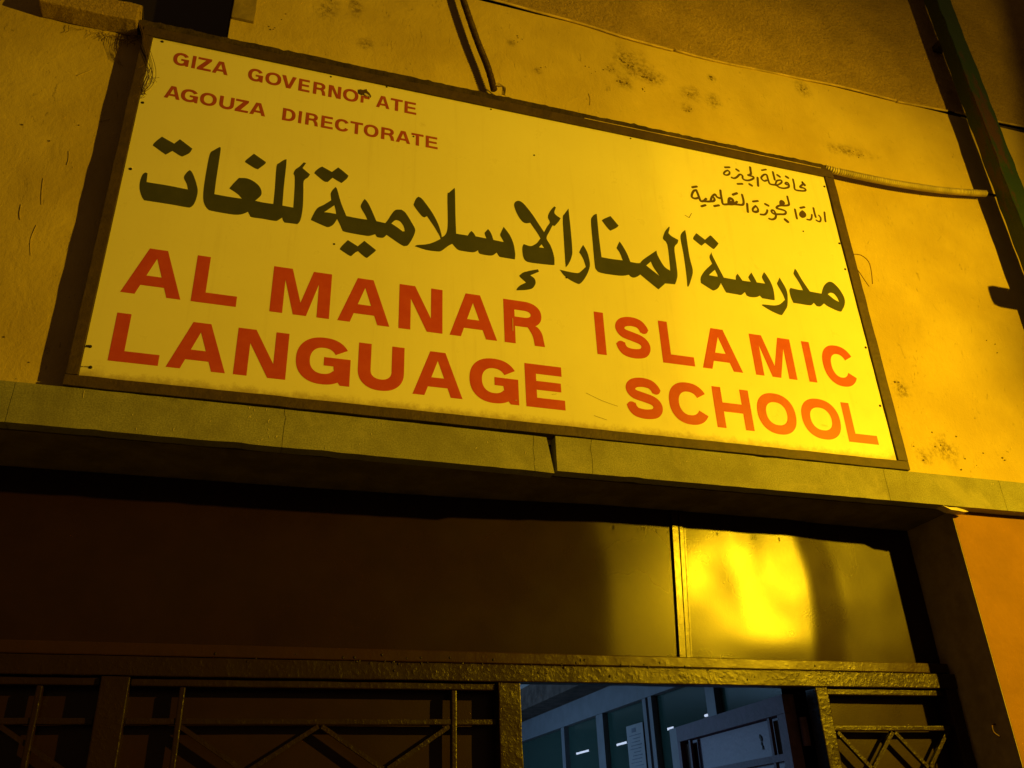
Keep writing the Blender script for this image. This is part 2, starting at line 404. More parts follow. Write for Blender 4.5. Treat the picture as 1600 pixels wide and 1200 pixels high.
# ------------------------------------------------------------------ lettering outlines on the sign face, in 0.1 mm
BIG=[([(805,8100),(1169,7920),(1302,8126),(1687,7852),(1621,7659),(1449,7492),(1373,7515),(1158,7638),(1015,7475),(965,7476),(610,7712),(626,7785),(689,7917)],[]),([(533,6652),(576,6684),(621,6659),(642,6346),(1236,6348),(1760,6323),(1702,6519),(1596,6732),(1649,6933),(1718,7039),(1793,6966),(1907,6722),(2000,6452),(2031,6259),(2015,5992),(1973,5809),(1904,5707),(1810,5687),(1358,5699),(675,5694),(594,5814),(504,6053),(472,6308),(493,6554)],[]),([(2432,8105),(2468,8029),(2474,7446),(2475,6851),(2487,6315),(2889,6305),(3258,6314),(3125,6455),(2872,6611),(2967,6826),(3095,7061),(3314,7097),(3528,7022),(3698,6877),(3778,6689),(3765,6528),(3631,6319),(3872,6303),(4153,6310),(4146,6908),(4119,7740),(4190,7899),(4313,8048),(4387,8099),(4397,7806),(4396,7056),(4413,6307),(4731,6298),(4715,6942),(4681,7470),(4637,7578),(4677,7753),(4791,7898),(4903,8092),(4976,8086),(4884,7863),(4961,7795),(5122,7666),(5070,7536),(4956,7369),(4973,6999),(5002,6410),(4987,6001),(4949,5815),(4894,5715),(4526,5698),(4480,5763),(4443,5866),(4349,5759),(4252,5703),(3894,5709),(3590,5703),(3533,5766),(3472,5876),(3364,5783),(3220,5714),(2990,5688),(2493,5701),(2373,5741),(2275,5873),(2211,6078),(2176,6469),(2171,7145),(2191,7774),(2281,7936)],[]),([(3424,8082),(3799,7840),(3772,7753),(3595,7510),(3477,7543),(3201,7702),(3227,7788)],[]),([(5470,8058),(5772,7912),(5937,8119),(5982,8120),(6280,7885),(6242,7756),(6087,7544),(6004,7582),(5804,7689),(5670,7492),(5542,7501),(5247,7742),(5283,7846),(5400,8003)],[]),([(5922,7351),(5976,7245),(6111,6784),(6299,6309),(6663,6293),(6936,6299),(6855,6479),(6715,6741),(6761,6947),(6822,7078),(6908,6979),(7028,6747),(7211,6300),(7489,6278),(7576,6444),(7663,6648),(7789,6852),(7976,6901),(8111,6797),(8287,6497),(8412,6244),(8401,6057),(8319,5812),(8211,5588),(8120,5534),(8008,5549),(7540,5841),(7452,5725),(7361,5694),(7251,5704),(7193,5796),(7033,5706),(6871,5687),(6295,5707),(6202,5778),(6140,5923),(6032,6140),(5928,5902),(5793,5786),(5668,5805),(5289,5938),(5278,5994),(5416,6407),(5601,6583),(5820,6814),(5787,7063),(5849,7240)],[[(5635,6316),(5786,6485),(5920,6642),(5966,6477),(5996,6323),(5795,6327)],[(7673,6302),(7763,6427),(7855,6464),(7969,6409),(8067,6244),(8096,6089),(8033,6067),(7844,6199)]]),([(6392,5424),(6693,5248),(6880,5488),(7240,5215),(7200,5141),(6984,4877),(6904,4911),(6708,5075),(6633,5013),(6516,4860),(6445,4877),(6172,5043),(6218,5162)],[]),([(8499,7528),(8596,7486),(8714,7343),(8949,6987),(9144,6578),(9242,6224),(9261,6088),(9357,6177),(9426,6353),(9454,6735),(9443,7792),(9494,7902),(9661,8120),(9692,8053),(9703,7056),(9723,6313),(10101,6317),(10161,6437),(10221,6520),(10298,6441),(10356,6334),(10710,6319),(10655,6511),(10697,6591),(10771,6701),(10837,6618),(10893,6487),(10940,6307),(11287,6290),(11231,6411),(11174,6543),(11219,6695),(11298,6893),(11403,6755),(11517,6562),(11608,6295),(11640,6065),(11653,5880),(11633,5681),(11565,5678),(11169,5683),(11110,5709),(11035,5834),(10913,5710),(10774,5670),(10501,5679),(10443,5737),(10425,5812),(10326,5724),(10190,5689),(9881,5686),(9766,5710),(9689,5787),(9594,5898),(9453,5780),(9243,5558),(9092,5516),(8754,5511),(8416,5582),(8490,5641),(8751,5714),(8977,5826),(9223,6012),(9184,6143),(9011,6457),(8785,6810),(8702,6746),(8605,6797),(8371,7126),(8369,7245),(8423,7425)],[]),([(11820,8069),(11924,8066),(12065,7946),(12300,7621),(12492,7290),(12683,6951),(12801,7205),(12909,7399),(12852,7586),(12896,7770),(13001,7968),(13108,8107),(13161,8078),(13093,7861),(13149,7748),(13305,7645),(13218,7487),(13070,7284),(12995,7293),(12874,7024),(12753,6732),(12864,6489),(12933,6262),(12979,5986),(12971,5725),(12899,5689),(12388,5657),(12045,5664),(11930,5792),(11900,6020),(11908,6210),(11954,6338),(12176,6299),(12323,6385),(12431,6492),(12543,6677),(12450,6866),(12316,7083),(12220,7245),(12073,7195),(11951,7239),(11835,7401),(11740,7628),(11688,7865),(11734,8000)],[[(12572,6447),(12648,6313),(12471,6308)]]),([(12397,5436),(12425,5348),(12122,5157),(12180,5121),(12265,5045),(12290,4913),(12252,4793),(12159,4664),(11957,4576),(11639,4509),(11662,4580),(11765,4709),(11969,4857),(11778,5028),(11761,5093),(11906,5233),(12151,5345)],[]),([(13615,8123),(13619,7871),(13634,7224),(13633,6443),(13591,6147),(13465,5839),(13351,5677),(13352,6008),(13362,6778),(13379,7670),(13455,7862)],[]),([(14033,6698),(14107,6557),(14176,6352),(14217,5976),(14142,5678),(13992,5370),(13808,5128),(13683,5121),(13444,5227),(13268,5359),(13137,5554),(13423,5526),(13755,5529),(13887,5632),(14062,5829),(14006,6080),(13936,6259),(13868,6367),(13935,6524)],[]),([(15142,8120),(15410,7766),(15310,7650),(15082,7488),(14994,7571),(14800,7861),(14897,7957)],[]),([(14624,8105),(14639,8032),(14635,7224),(14655,6320),(15006,6313),(15419,6331),(15339,6619),(15239,6796),(15308,6958),(15378,7096),(15462,6962),(15604,6644),(15692,6317),(16018,6328),(16184,6505),(16730,6980),(16751,6784),(16907,6416),(17025,6290),(17151,6224),(17167,6513),(17181,7317),(17047,7520),(17094,7709),(17188,7908),(17354,8122),(17371,8074),(17292,7825),(17393,7716),(17645,7601),(17587,7446),(17445,7241),(17426,6759),(17413,6163),(17356,5909),(17259,5689),(16900,5661),(16861,5630),(16623,5389),(16560,5411),(16001,5865),(15904,5776),(15765,5699),(15658,5708),(15579,5781),(15377,5707),(15074,5677),(14564,5682),(14424,5775),(14385,5959),(14386,6830),(14395,7728),(14457,7943),(14554,8065)],[[(16268,6276),(16459,6472),(16530,6250),(16713,5932),(16470,6117)]]),([(17979,8102),(17988,7833),(17980,6962),(18030,6421),(17949,6110),(17779,5715),(17715,5680),(17746,6124),(17759,7022),(17735,7680),(17815,7929)],[]),([(18408,8046),(18714,7819),(18939,8046),(19008,8033),(19241,7765),(19160,7645),(19014,7473),(18946,7491),(18693,7685),(18537,7526),(18463,7564),(18233,7752),(18273,7863)],[]),([(18894,7321),(18906,7185),(19016,6850),(19208,6306),(19676,6298),(19701,6443),(19795,6575),(19902,6378),(19938,6309),(20271,6316),(20206,6481),(20245,6564),(20371,6728),(20468,6476),(20513,6333),(20851,6341),(20771,6555),(20792,6660),(20899,6842),(20992,6695),(21091,6458),(21140,6214),(21138,5963),(21111,5710),(21035,5687),(20606,5691),(20529,5787),(20370,5696),(20127,5661),(19993,5698),(19948,5838),(19780,5687),(19616,5684),(19198,5688),(19163,5755),(19051,6056),(18922,5837),(18739,5698),(18627,5713),(18261,5919),(18290,6146),(18489,6453),(18833,6816),(18772,7084)],[[(18627,6304),(18902,6577),(18965,6388),(18965,6299)]]),([(21509,6720),(21556,6590),(21668,6304),(21689,6005),(21582,5539),(21440,5319),(21277,5107),(21160,5118),(20848,5225),(20526,5393),(20606,5440),(21039,5466),(21299,5567),(21535,5779),(21488,6021),(21347,6401),(21393,6510)],[]),([(22248,7229),(22314,7136),(22439,6795),(22673,6321),(23156,6310),(23284,6579),(23444,6787),(23636,6909),(23796,6874),(23977,6670),(24091,6405),(24110,6176),(24024,5932),(23830,5658),(23681,5665),(23310,5792),(23159,5894),(22973,5738),(22822,5728),(22726,5849),(22631,5758),(22497,5711),(21860,5708),(21809,5924),(21803,6200),(21871,6338),(22186,6316),(22386,6324),(22301,6616),(22149,6951),(22162,7057)],[[(23423,6334),(23560,6419),(23705,6392),(23799,6253),(23840,6071),(23647,6151)]])]
SMALL=[[([(20116,11452),(20316,11505)],3.19)],[([(20222,11326),(20279,11258),(20237,11146),(20130,11078),(20023,11088),(20024,11155),(20110,11262),(20222,11326)],2.81)],[([(20604,11470),(20689,11417)],3.56)],[([(20328,11008),(20432,10995),(20562,11085),(20690,11230),(20770,11249),(20819,11193),(20808,11075),(20895,11016),(21053,11038),(21224,11132),(21308,11232),(21251,11278),(21074,11296)],3.09),([(21242,11722),(21232,11567),(21212,11386),(21099,11293)],3.56)],[([(20529,10747),(20741,10800)],3.19)],[([(21057,10851),(21144,10810)],3.94)],[([(21482,11264),(21454,11062),(21426,10859)],3.56)],[([(21746,11692),(21946,11777)],2.81)],[([(21930,11492),(21944,11231),(21980,11079),(22149,11073),(22246,11101)],3.19),([(21865,11228),(21749,11167),(21647,11246),(21666,11344),(21812,11495),(21908,11517)],3.0),([(22237,11122),(22326,11303),(22500,11381),(22552,11340),(22496,11233),(22281,11079),(22176,11079)],2.81),([(22255,11082),(22370,11000),(22553,10994),(22753,11068),(22840,11170),(22827,11299),(22752,11320),(22688,11238),(22810,11216)],3.0)],[([(22237,11717),(22240,11534),(22242,11343)],3.37)],[([(22414,11610),(22503,11550)],3.75)],[([(22794,11626),(22881,11580)],3.75)],[([(23094,11552),(23091,11285),(23080,11047),(23332,11045),(23523,11087),(23569,11170),(23477,11218),(23339,11222),(23421,11329),(23520,11411)],3.09),([(23522,11447),(23568,11386)],4.87)],[([(18559,10144),(18746,10220)],3.45)],[([(18700,10042),(18748,9842),(18774,9694),(18813,9566),(18934,9592),(19051,9720)],3.6),([(18699,10035),(18606,9999),(18504,9833),(18471,9672),(18591,9632),(18736,9696)],3.3),([(18933,9585),(19112,9608),(19233,9639),(19337,9672),(19404,9753),(19393,9839)],3.45),([(19227,9659),(19306,9853),(19460,10016),(19514,9921),(19606,9878),(19677,9894)],3.3),([(19727,10258),(19713,10054),(19717,9831),(19732,9624),(19946,9663),(20172,9712),(20349,9867)],3.45),([(19984,9711),(20031,9911),(20097,9969),(20170,9929),(20171,9818),(20064,9773)],4.5),([(20174,9719),(20377,9740),(20540,9759),(20620,9847),(20645,10032),(20629,10258)],3.45)],[([(18806,9322),(18975,9414)],3.45)],[([(19344,9447),(19545,9529)],3.45)],[([(20231,10171),(20417,10280)],3.75)],[([(20774,9862),(20752,9675),(20734,9476)],3.6)],[([(21049,10029),(21270,10104)],3.3)],[([(21129,9840),(21195,9735),(21181,9610),(21071,9531),(20963,9564),(20990,9692),(21129,9840)],3.15),([(20975,9555),(21076,9554),(21175,9597)],3.75)],[([(21570,10022),(21694,9975)],3.74)],[([(21267,9473),(21436,9501),(21554,9617),(21605,9744)],3.09)],[([(21604,9346),(21734,9337),(21882,9432),(21942,9601),(21890,9785),(21798,9770),(21784,9677),(21902,9622),(22133,9665),(22344,9714),(22421,9847),(22272,9909),(22041,9926),(22120,10041),(22267,10104),(22430,10132),(22601,10193),(22651,10290),(22646,10463),(22645,10617)],3.25),([(22257,10144),(22284,10273),(22359,10331),(22417,10265),(22349,10176)],4.06)],[([(22308,9452),(22402,9370)],4.71)],[([(22857,10042),(22854,9840),(22851,9615)],3.41)],[([(23124,10173),(23315,10253)],3.41)],[([(23192,10034),(23271,9946),(23253,9825),(23115,9735),(23032,9791),(23068,9914),(23192,10034)],3.09),([(23046,9782),(23120,9760),(23236,9821)],3.25)],[([(23308,9665),(23442,9673),(23531,9784),(23579,9947)],2.76)],[([(23726,10290),(23720,10070),(23731,9867)],3.25)],[([(23897,9978),(23953,9871),(23906,9719),(23830,9669),(23721,9713)],2.76)],[([(24194,10189),(24162,9964),(24135,9741)],3.09)]]
MARKS=[([(18065,8763),(18215,8687),(18341,8906)],1.05)]
ROWS=[(2590,4100,[('A',544,2046),('L',2309,3479),('M',4372,6003),('A',6238,7721),('N',7986,9287),('A',9504,10959),('R',11198,12476),('I',14194,14505),('S',14839,16076),('L',16433,17561),('A',17838,19307),('M',19788,21361),('I',21826,22132),('C',22530,23857)]),(515,1950,[('L',580,1771),('A',1962,3425),('N',3628,4971),('G',5190,6685),('U',6887,8180),('A',8435,9874),('G',10080,11576),('E',11788,13003),('S',14978,16245),('C',16463,17842),('H',18037,19356),('O',19581,21007),('O',21231,22698),('L',22875,24029)]),(11045,11578,[('G',685,1150),('I',1241,1347),('Z',1408,1822),('A',1858,2329),('G',2930,3395),('O',3467,3956),('V',3969,4427),('E',4508,4863),('R',4972,5373),('N',5463,5869),('O',5933,6432),('P',6515,6840),('A',7025,7469),('T',7506,7908),('E',7974,8371)]),(9640,10150,[('A',639,1087),('G',1098,1597),('O',1653,2135),('U',2220,2651),('Z',2694,3086),('A',3132,3606),('D',4117,4515),('I',4609,4706),('R',4826,5224),('E',5317,5689),('C',5752,6204),('T',6237,6639),('O',6673,7148),('R',7237,7668),('A',7719,8194),('T',8232,8634),('E',8709,9112)])]
PEEL=[[(6445,11575),(6492,11581),(6567,11566),(6680,11649),(6705,11568),(6782,11496),(6851,11370),(6817,11274),(6788,11353),(6633,11498),(6608,11360),(6555,11353),(6452,11404)],[(6518,11350),(6613,11347),(6605,11044),(6511,11032)],[(6608,11360),(6810,11330),(6792,11239),(6634,11238)]]

# ================================================================== setting: street and ground
o = obj('street_ground', box(-40, 40, -40, -3.6, GROUND-0.3, GROUND-0.12), ASPHALT); tag(o, 'dark asphalt street in front of the school', kind='structure')
o = obj('pavement', box(-40, 40, -3.6, 0.04, GROUND-0.3, GROUND), PAVING); tag(o, 'concrete pavement along the school wall', kind='structure')
o = obj('room_floor', box(-4, 6, 0.3, 6.4, GROUND-0.3, GROUND-0.004), PAVING); tag(o, 'floor of the room behind the gate', kind='structure')

# ================================================================== the facade
facade = thing('school_wall', (0, 0.04, GROUND), 'weathered cream plaster wall of the school round the sign and the gate', 'wall')
OX0, OX1 = -0.75, 2.672          # gate opening
WX0, WX1, WZ0, WZ1 = -0.30, 0.212, 1.262, 2.5    # window recess behind the upper left corner of the sign
LZ = -0.142                      # lintel underside
def grid_wall(bm, x0, x1, z0, z1, y, step=0.03, amp=0.0015):
    nx = max(1, int((x1-x0)/step)); nz = max(1, int((z1-z0)/step))
    vs = [[bm.verts.new((x0+(x1-x0)*i/nx, y, z0+(z1-z0)*j/nz)) for i in range(nx+1)] for j in range(nz+1)]
    for j in range(nz):
        for i in range(nx):
            bm.faces.new((vs[j][i], vs[j][i+1], vs[j+1][i+1], vs[j+1][i]))
    for row in vs:
        for v in row:
            p = Vector((v.co.x, 0, v.co.z))
            v.co.y += amp*(noise.noise(p*2.3)+0.5*noise.noise(p*9))*2
def cable_z(x):      # height of the cable that parts smooth plaster from coarse stucco
    return 1.785 + 0.014*math.sin(x*1.9+0.3) - 0.012*math.sin(x*4.1) + (0.03 if x > 3.0 else 0)*min(1, (x-3.0)/0.3)
bm = bmesh.new()
grid_wall(bm, -6, WX0, -0.045, 1.79, 0.04, 0.05)
grid_wall(bm, WX1, 5.2, -0.045, 1.79, 0.04, 0.03)
grid_wall(bm, WX0, WX1, -0.045, WZ0, 0.04, 0.03)
obj('smooth_plaster', bm, CREAM, facade, smooth=True)
# coarse render, standing a few millimetres proud with a ragged lower edge
bm = bmesh.new()
def stucco(x0, x1, ztop, st=0.015):
    n = int((x1-x0)/st)
    prev = None
    for i in range(n+1):
        x = x0+(x1-x0)*i/n
        zb = cable_z(x) + 0.004 + 0.004*noise.noise(Vector((x*30, 1, 2)))
        col = [bm.verts.new((x, 0.041, zb)), bm.verts.new((x, 0.033, zb+0.003)), bm.verts.new((x, 0.033, ztop))]
        if prev:
            for a in range(2): bm.faces.new((prev[a], col[a], col[a+1], prev[a+1]))
        prev = col
def rough_patch(x0, x1, ztop, st=0.0085):
    # real granular relief where the picture shows it
    nx = int((x1-x0)/st); nz = int((ztop-1.79)/st)
    grid = []
    for j in range(nz+1):
        row = []
        for i in range(nx+1):
            x = x0+(x1-x0)*i/nx
            zb = cable_z(x)+0.006
            z = zb+(ztop-zb)*j/nz
            p = Vector((x, 0, z))
            d = 0.0022*noise.noise(p*75)+0.0016*noise.noise(p*38+Vector((5, 0, 0)))+0.002*noise.noise(p*9)
            if j == 0: d = 0.003
            row.append(bm.verts.new((x, 0.0365+d, z)))
        grid.append(row)
    for j in range(nz):
        for i in range(nx): bm.faces.new((grid[j][i], grid[j][i+1], grid[j+1][i+1], grid[j+1][i]))
rough_patch(WX1, 4.3, 2.95)
stucco(4.3, 5.2, 6.5)
bx(bm, WX1, 4.3, 0.036, 0.058, 2.95, 6.5)
stucco(-6, WX0, 6.5, 0.05)
bx(bm, WX0, WX1, 0.033, 0.1, WZ1, 6.5)
obj('coarse_render', bm, STUCCO, facade)
bm = bmesh.new()
bx(bm, OX1, 5.2, 0.042, 0.5, GROUND, -0.046)
bx(bm, -6, OX0, 0.042, 0.5, GROUND, -0.046)
obj('ochre_wall_face', bm, OCHRE, facade)
bm = bmesh.new()
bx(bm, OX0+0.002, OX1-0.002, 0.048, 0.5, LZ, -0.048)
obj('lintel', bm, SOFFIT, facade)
bm = bmesh.new()   # masonry core behind the plaster: closes the wall from behind, leaves the window recess open
bx(bm, -6, WX0, 0.06, 0.5, -0.044, 6.5); bx(bm, WX1, 5.2, 0.06, 0.5, -0.044, 6.5)
bx(bm, WX0, WX1, 0.06, 0.5, -0.044, WZ0); bx(bm, WX0, WX1, 0.1, 0.5, WZ1, 6.5)
obj('masonry', bm, DARKCON, facade)
bm = bmesh.new()
bx(bm, OX1-.003, OX1-.0006, 0.0426, 0.49, GROUND, LZ-0.001)
bx(bm, OX0+.0006, OX0+.003, 0.0426, 0.49, GROUND, LZ-0.001)
obj('gate_reveal', bm, REVEAL, facade)

# high window behind the top left corner of the sign
win = thing('high_window', (WX0, 0.2, WZ0), 'dark recessed window above the top left corner of the sign', 'window')
obj('pane', box(WX0+.03, WX1-.02, 0.215, 0.22, WZ0+.03, WZ1), WINGLASS, win)
bm = bmesh.new()
bx(bm, WX0, WX0+.03, 0.19, 0.23, WZ0, WZ1); bx(bm, WX1-.02, WX1, 0.19, 0.23, WZ0, WZ1); bx(bm, WX0+.031, WX1-.021, 0.19, 0.23, WZ0, WZ0+.03)
obj('window_frame', bm, FRAME, win)
bm = bmesh.new()
bx(bm, WX0-.001, WX0+.0, 0.05, 0.19, WZ0, WZ1); bx(bm, WX1, WX1+.001, 0.042, 0.19, WZ0, WZ1)
bx(bm, WX0, WX1, 0.05, 0.19, WZ0-.001, WZ0+.0005)
obj('window_reveal', bm, STUCCO, win)
bm = bmesh.new()
bx(bm, WX1+.002, 0.286, 0.027, 0.039, 1.400, 2.5, bevel=0.002, wob=0.003)
obj('trim_board', bm, plain('faded_trim_paint', (0.26, 0.20, 0.08), 0.7, bump=.002), win)
# broken sill block to the left
sill = thing('window_sill_block', (-0.18, 0.0, 1.22), 'rough plastered sill block left of the top corner of the sign', 'window sill')
bm = bmesh.new()
bx(bm, -0.325, -0.052, -0.028, 0.039, 1.226, 1.290, bevel=0.004, wob=0.006)
bx(bm, -0.315, -0.052, -0.012, 0.039, 1.292, 1.318, bevel=0.003, wob=0.008)
obj('sill_block', bm, STUCCO, sill)
obj('top_board', box(-0.30, -0.05, 0.004, 0.18, 1.321, 1.336, bevel=0.002, wob=0.006), FRAME2, sill)

bm = bmesh.new()
random.seed(23)
def chip(cx, cz, r0, ax=1.0, y=0.0375):
    n = random.randint(7, 11)
    ph = random.uniform(0, 6)
    poly = [(cx+ax*r0*(0.55+0.55*random.random())*math.cos(2*math.pi*k/n+ph), cz+r0*(0.45+0.55*random.random())*math.sin(2*math.pi*k/n+ph)) for k in range(n)]
    m2 = prism(poly, y, y+.003)
    me = bpy.data.meshes.new('t'); m2.to_mesh(me); m2.free(); bm.from_mesh(me); bpy.data.meshes.remove(me)
for cx, cz, n, sp, rr in ((1.655, 1.635, 5, .02, .006), (1.69, 1.62, 4, .012, .004), (1.60, 1.575, 5, .014, .0035), (1.645, 1.525, 5, .014, .005), (1.755, 1.575, 5, .012, .006), (1.735, 1.51, 4, .012, .003),
                          (1.93, 1.45, 6, .018, .004), (1.93, 1.54, 3, .012, .003), (2.055, 1.66, 3, .01, .004), (2.505, 1.72, 4, .012, .006), (1.22, 1.62, 5, .02, .003), (1.50, 1.55, 4, .03, .003), (1.33, 1.50, 3, .02, .003),
                          (2.58, .33, 2, .008, .006), (2.63, .06, 7, .08, .004), (2.86, .05, 7, .1, .004), (3.1, .55, 3, .04, .004), (0.5, 1.62, 5, .05, .003), (0.35, 1.40, 6, .05, .004), (-.2, .8, 3, .08, .003), (-.15, .05, 5, .05, .003), (2.72, 1.40, 4, .06, .003)):
    for k in range(n): chip(cx+random.gauss(0, sp*.7), cz+random.gauss(0, sp*.55), rr*random.uniform(.35, 1.0), random.uniform(.8, 1.6))
obj('flaked_chips', bm, plain('bare_render', (0.13, 0.09, 0.035), .9, .1, bump=.002), facade, kind='stuff')
# dabs of trowel ridge left of the sign
bm = bmesh.new()
for a, b, c in (((-.19, 1.02), (-.175, 1.035), (-.155, 1.055)), ((-.205, .62), (-.2, .575), (-.192, .53)), ((-.19, .46), (-.195, .41), (-.185, .36)), ((-.16, .73), (-.155, .70), (-.156, .68)), ((-.24, .52), (-.238, .49), (-.232, .47)),
                ((-.10, .86), (-.085, .868), (-.075, .875)), ((.75, 1.40), (.755, 1.42), (.75, 1.45)), ((1.5, 1.36), (1.505, 1.39), (1.5, 1.42)), ((2.0, 1.38), (2.01, 1.42), (2.0, 1.47))):
    tube(bm, [(p[0], 0.0393, p[1]) for p in (a, b, c)], 0.0009, 6)
obj('trowel_ridges', bm, CREAM, facade, smooth=True, kind='stuff')

# plaster-edge cable
bm = bmesh.new()
xs = [0.95+0.12*i for i in range(40)]
segs = [[x for x in xs if x <= 1.87]+[1.895], [1.905]+[x for x in xs if 1.95 < x < 2.98]+[2.995], [3.0]+[x for x in xs if 3.05 < x < 3.25]+[3.285], [3.33]+[x for x in xs if x > 3.4]]
for k, s in enumerate(segs):
    tube(bm, [(x, 0.0345-0.002*math.sin(x*5), cable_z(x)+(0.004 if k % 2 else 0)+0.004*noise.noise(Vector((x*5, 3, 3)))) for x in s], 0.0048, 8)
o = obj('wall_cable', bm, CABLE, None, smooth=True); tag(o, 'thin painted-over cable running along the edge of the coarse stucco', 'cable')

# ================================================================== stone ledge over the gate
ledge = thing('stone_ledge', (0, 0.0, -0.142), 'grey speckled stone ledge between sign and gate, cracked and with one slipped slab', 'ledge')
def ledge_top(x): return -0.0335
def jag(seed, x, amp):
    return [(x + amp*noise.noise(Vector((seed*9.1, 4, z*60))), z) for z in [-0.142+0.108*i/9 for i in range(10)]]
cuts = [(-6, 0), (-0.135, 0.004), (0.505, 0.010), (1.195, 0.006), None, (1.372, 0.004), (2.395, 0.002), (2.865, 0.002), (5.2, 0)]
def slab(left, right, drop_l=0.0, drop_r=0.0, y=0.0, slant=0.0, name='slab'):
    (xl, al, sl), (xr, ar, sr) = left, right
    L = jag(sl, xl+0.0007, al)
    Rr = [(x+slant*(-0.034-z)/0.108, z) for x, z in jag(sr, xr-0.0007, ar)]
    n = max(2, int((xr-xl)/0.02))
    def wear(x, s_): return 0.0009*noise.noise(Vector((x*22, s_, 0))) + 0.0022*min(0, noise.noise(Vector((x*9, s_, 4)))+0.32)*4
    zt, zb = Rr[-1][1], Rr[0][1]
    top = [(xr+(xl-xr)*i/n, -0.034+wear(xr+(xl-xr)*i/n, 1)) for i in range(1, n)]
    bot = [(xl+(xr-xl)*i/n, -0.142-wear(xl+(xr-xl)*i/n, 7)) for i in range(1, n)]
    poly = L[::-1] + bot + Rr + top
    out = []
    for x, z in poly:
        t = (x-xl)/(xr-xl)
        out.append((x, z - drop_l*(1-t) - drop_r*t))
    obj(name, prism(out, y, 0.039), STONE, ledge)
slab((-2.4, 0, 0), (-0.135, 0.006, 1))
slab((-6, 0, 0), (-2.402, 0, 0))
slab((-0.135, 0.006, 1), (0.505, 0.010, 2), 0, 0.002)
slab((0.505, 0.010, 2), (1.195, 0.006, 3), 0.002, 0.006)
slab((1.195, 0.006, 3), (1.236, 0.0, 4), 0.006, 0.0075, slant=0.018)
slab((1.262, 0.0, 5), (1.372, 0.005, 6))
slab((1.372, 0.005, 6), (2.395, 0.001, 7))
slab((2.395, 0.001, 7), (2.865, 0.001, 8))
slab((2.865, 0.001, 8), (5.2, 0, 0))
bm = bmesh.new()   # flecks of white paint splashed on the stone
for cx, cz, n, sp in ((0.02, -0.06, 1, .002), (0.43, -0.05, 4, .03), (0.44, -0.10, 9, .05), (0.25, -0.12, 5, .12), (0.75, -0.07, 3, .03), (1.1, -0.09, 4, .09), (1.8, -.09, 4, .2), (2.83, -.05, 2, .01), (0.6, -.12, 5, .2)):
    for k in range(n):
        x = cx+random.uniform(-1, 1)*sp; z = cz+random.uniform(-1, 1)*min(sp, 0.035)
        z = max(-0.139, min(-0.045, z))
        a = random.uniform(0.8, 1.9); l = random.uniform(0.003, 0.008) if n > 1 else 0.02
        p = Vector((x, -0.0008, z)); q = p+Vector((math.cos(a), 0, math.sin(a)))*l
        if q.z > -0.04: q.z = -0.04
        bar(bm, p, q, 0.0011, 0.001)
obj('paint_flecks', bm, FLECK, ledge, kind='stuff')
# torn strip of mortar at the corner of the gate opening
o = obj('mortar_scrap', prism([(2.60, -0.128), (2.625, -0.133), (2.655, -0.131), (2.685, -0.137), (2.70, -0.142), (2.68, -0.1445), (2.66, -0.142), (2.63, -0.1405)], -0.001, 0.03), FLECK)
o.location = (0, 0.003, -0.0145); tag(o, 'pale scrap of mortar hanging at the right end of the gate opening', 'mortar')

# ================================================================== the sign
sign = thing('school_sign', (1.23, 0.02, -0.03), 'large enamelled school sign with red Latin and dark Arabic lettering in a brown frame', 'sign')
SW, SH = 2.46, 1.2
def face_y(x, z):
    # the sheet is slightly buckled
    return 0.0012*math.sin(x*2.4+0.5)*math.sin(z*2.6) + 0.0009*noise.noise(Vector((x*1.6, 0, z*1.6)))
bm = bmesh.new()
nx, nz = 82, 40
vs = [[bm.verts.new((SW*i/nx, face_y(SW*i/nx, SH*j/nz), SH*j/nz)) for i in range(nx+1)] for j in range(nz+1)]
for j in range(nz):
    for i in range(nx): bm.faces.new((vs[j][i], vs[j][i+1], vs[j+1][i+1], vs[j+1][i]))
back = [bm.verts.new((x, 0.006, z)) for x, z in ((0, 0), (SW, 0), (SW, SH), (0, SH))]
bm.faces.new(back[::-1])
face = obj('sign_face', bm, ENAMEL, sign, smooth=True)
obj('bottom_rail', box(-0.031, 2.500, -0.006, 0.036, -0.0315, -0.001, bevel=0.0015, wob=0.0016), FRAME, sign)
obj('left_rail', box(-0.030, -0.001, -0.006, 0.036, 0.0005, 1.200, bevel=0.0015, wob=0.0016), FRAME, sign)
obj('right_rail', box(2.461, 2.501, -0.006, 0.036, 0.0005, 1.200, bevel=0.0015, wob=0.0016), FRAME, sign)
obj('top_rail', box(-0.031, 2.502, -0.006, 0.036, 1.2015, 1.238, bevel=0.0015, wob=0.0016), FRAME, sign)
# dusty board lying on the top rail, with a ragged upper edge
up = []
for i in range(170):
    x = -0.05+2.572*i/169
    up.append((x, 1.2700+0.004*noise.noise(Vector((x*7, 0, 0)))+0.006*noise.noise(Vector((x*45, 5, 0)))))
obj('top_board', prism([(-0.05, 1.240), (2.515, 1.240)][::1]+up[::-1], 0.002, 0.039), FRAME2, sign)
bm = bmesh.new()
tube(bm, [(1.45, -0.0065, 1.2385), (1.9, -0.007, 1.2395), (2.45, -0.0065, 1.239)], 0.0014, 6)
obj('frame_edge_wire', bm, CABLE, sign)

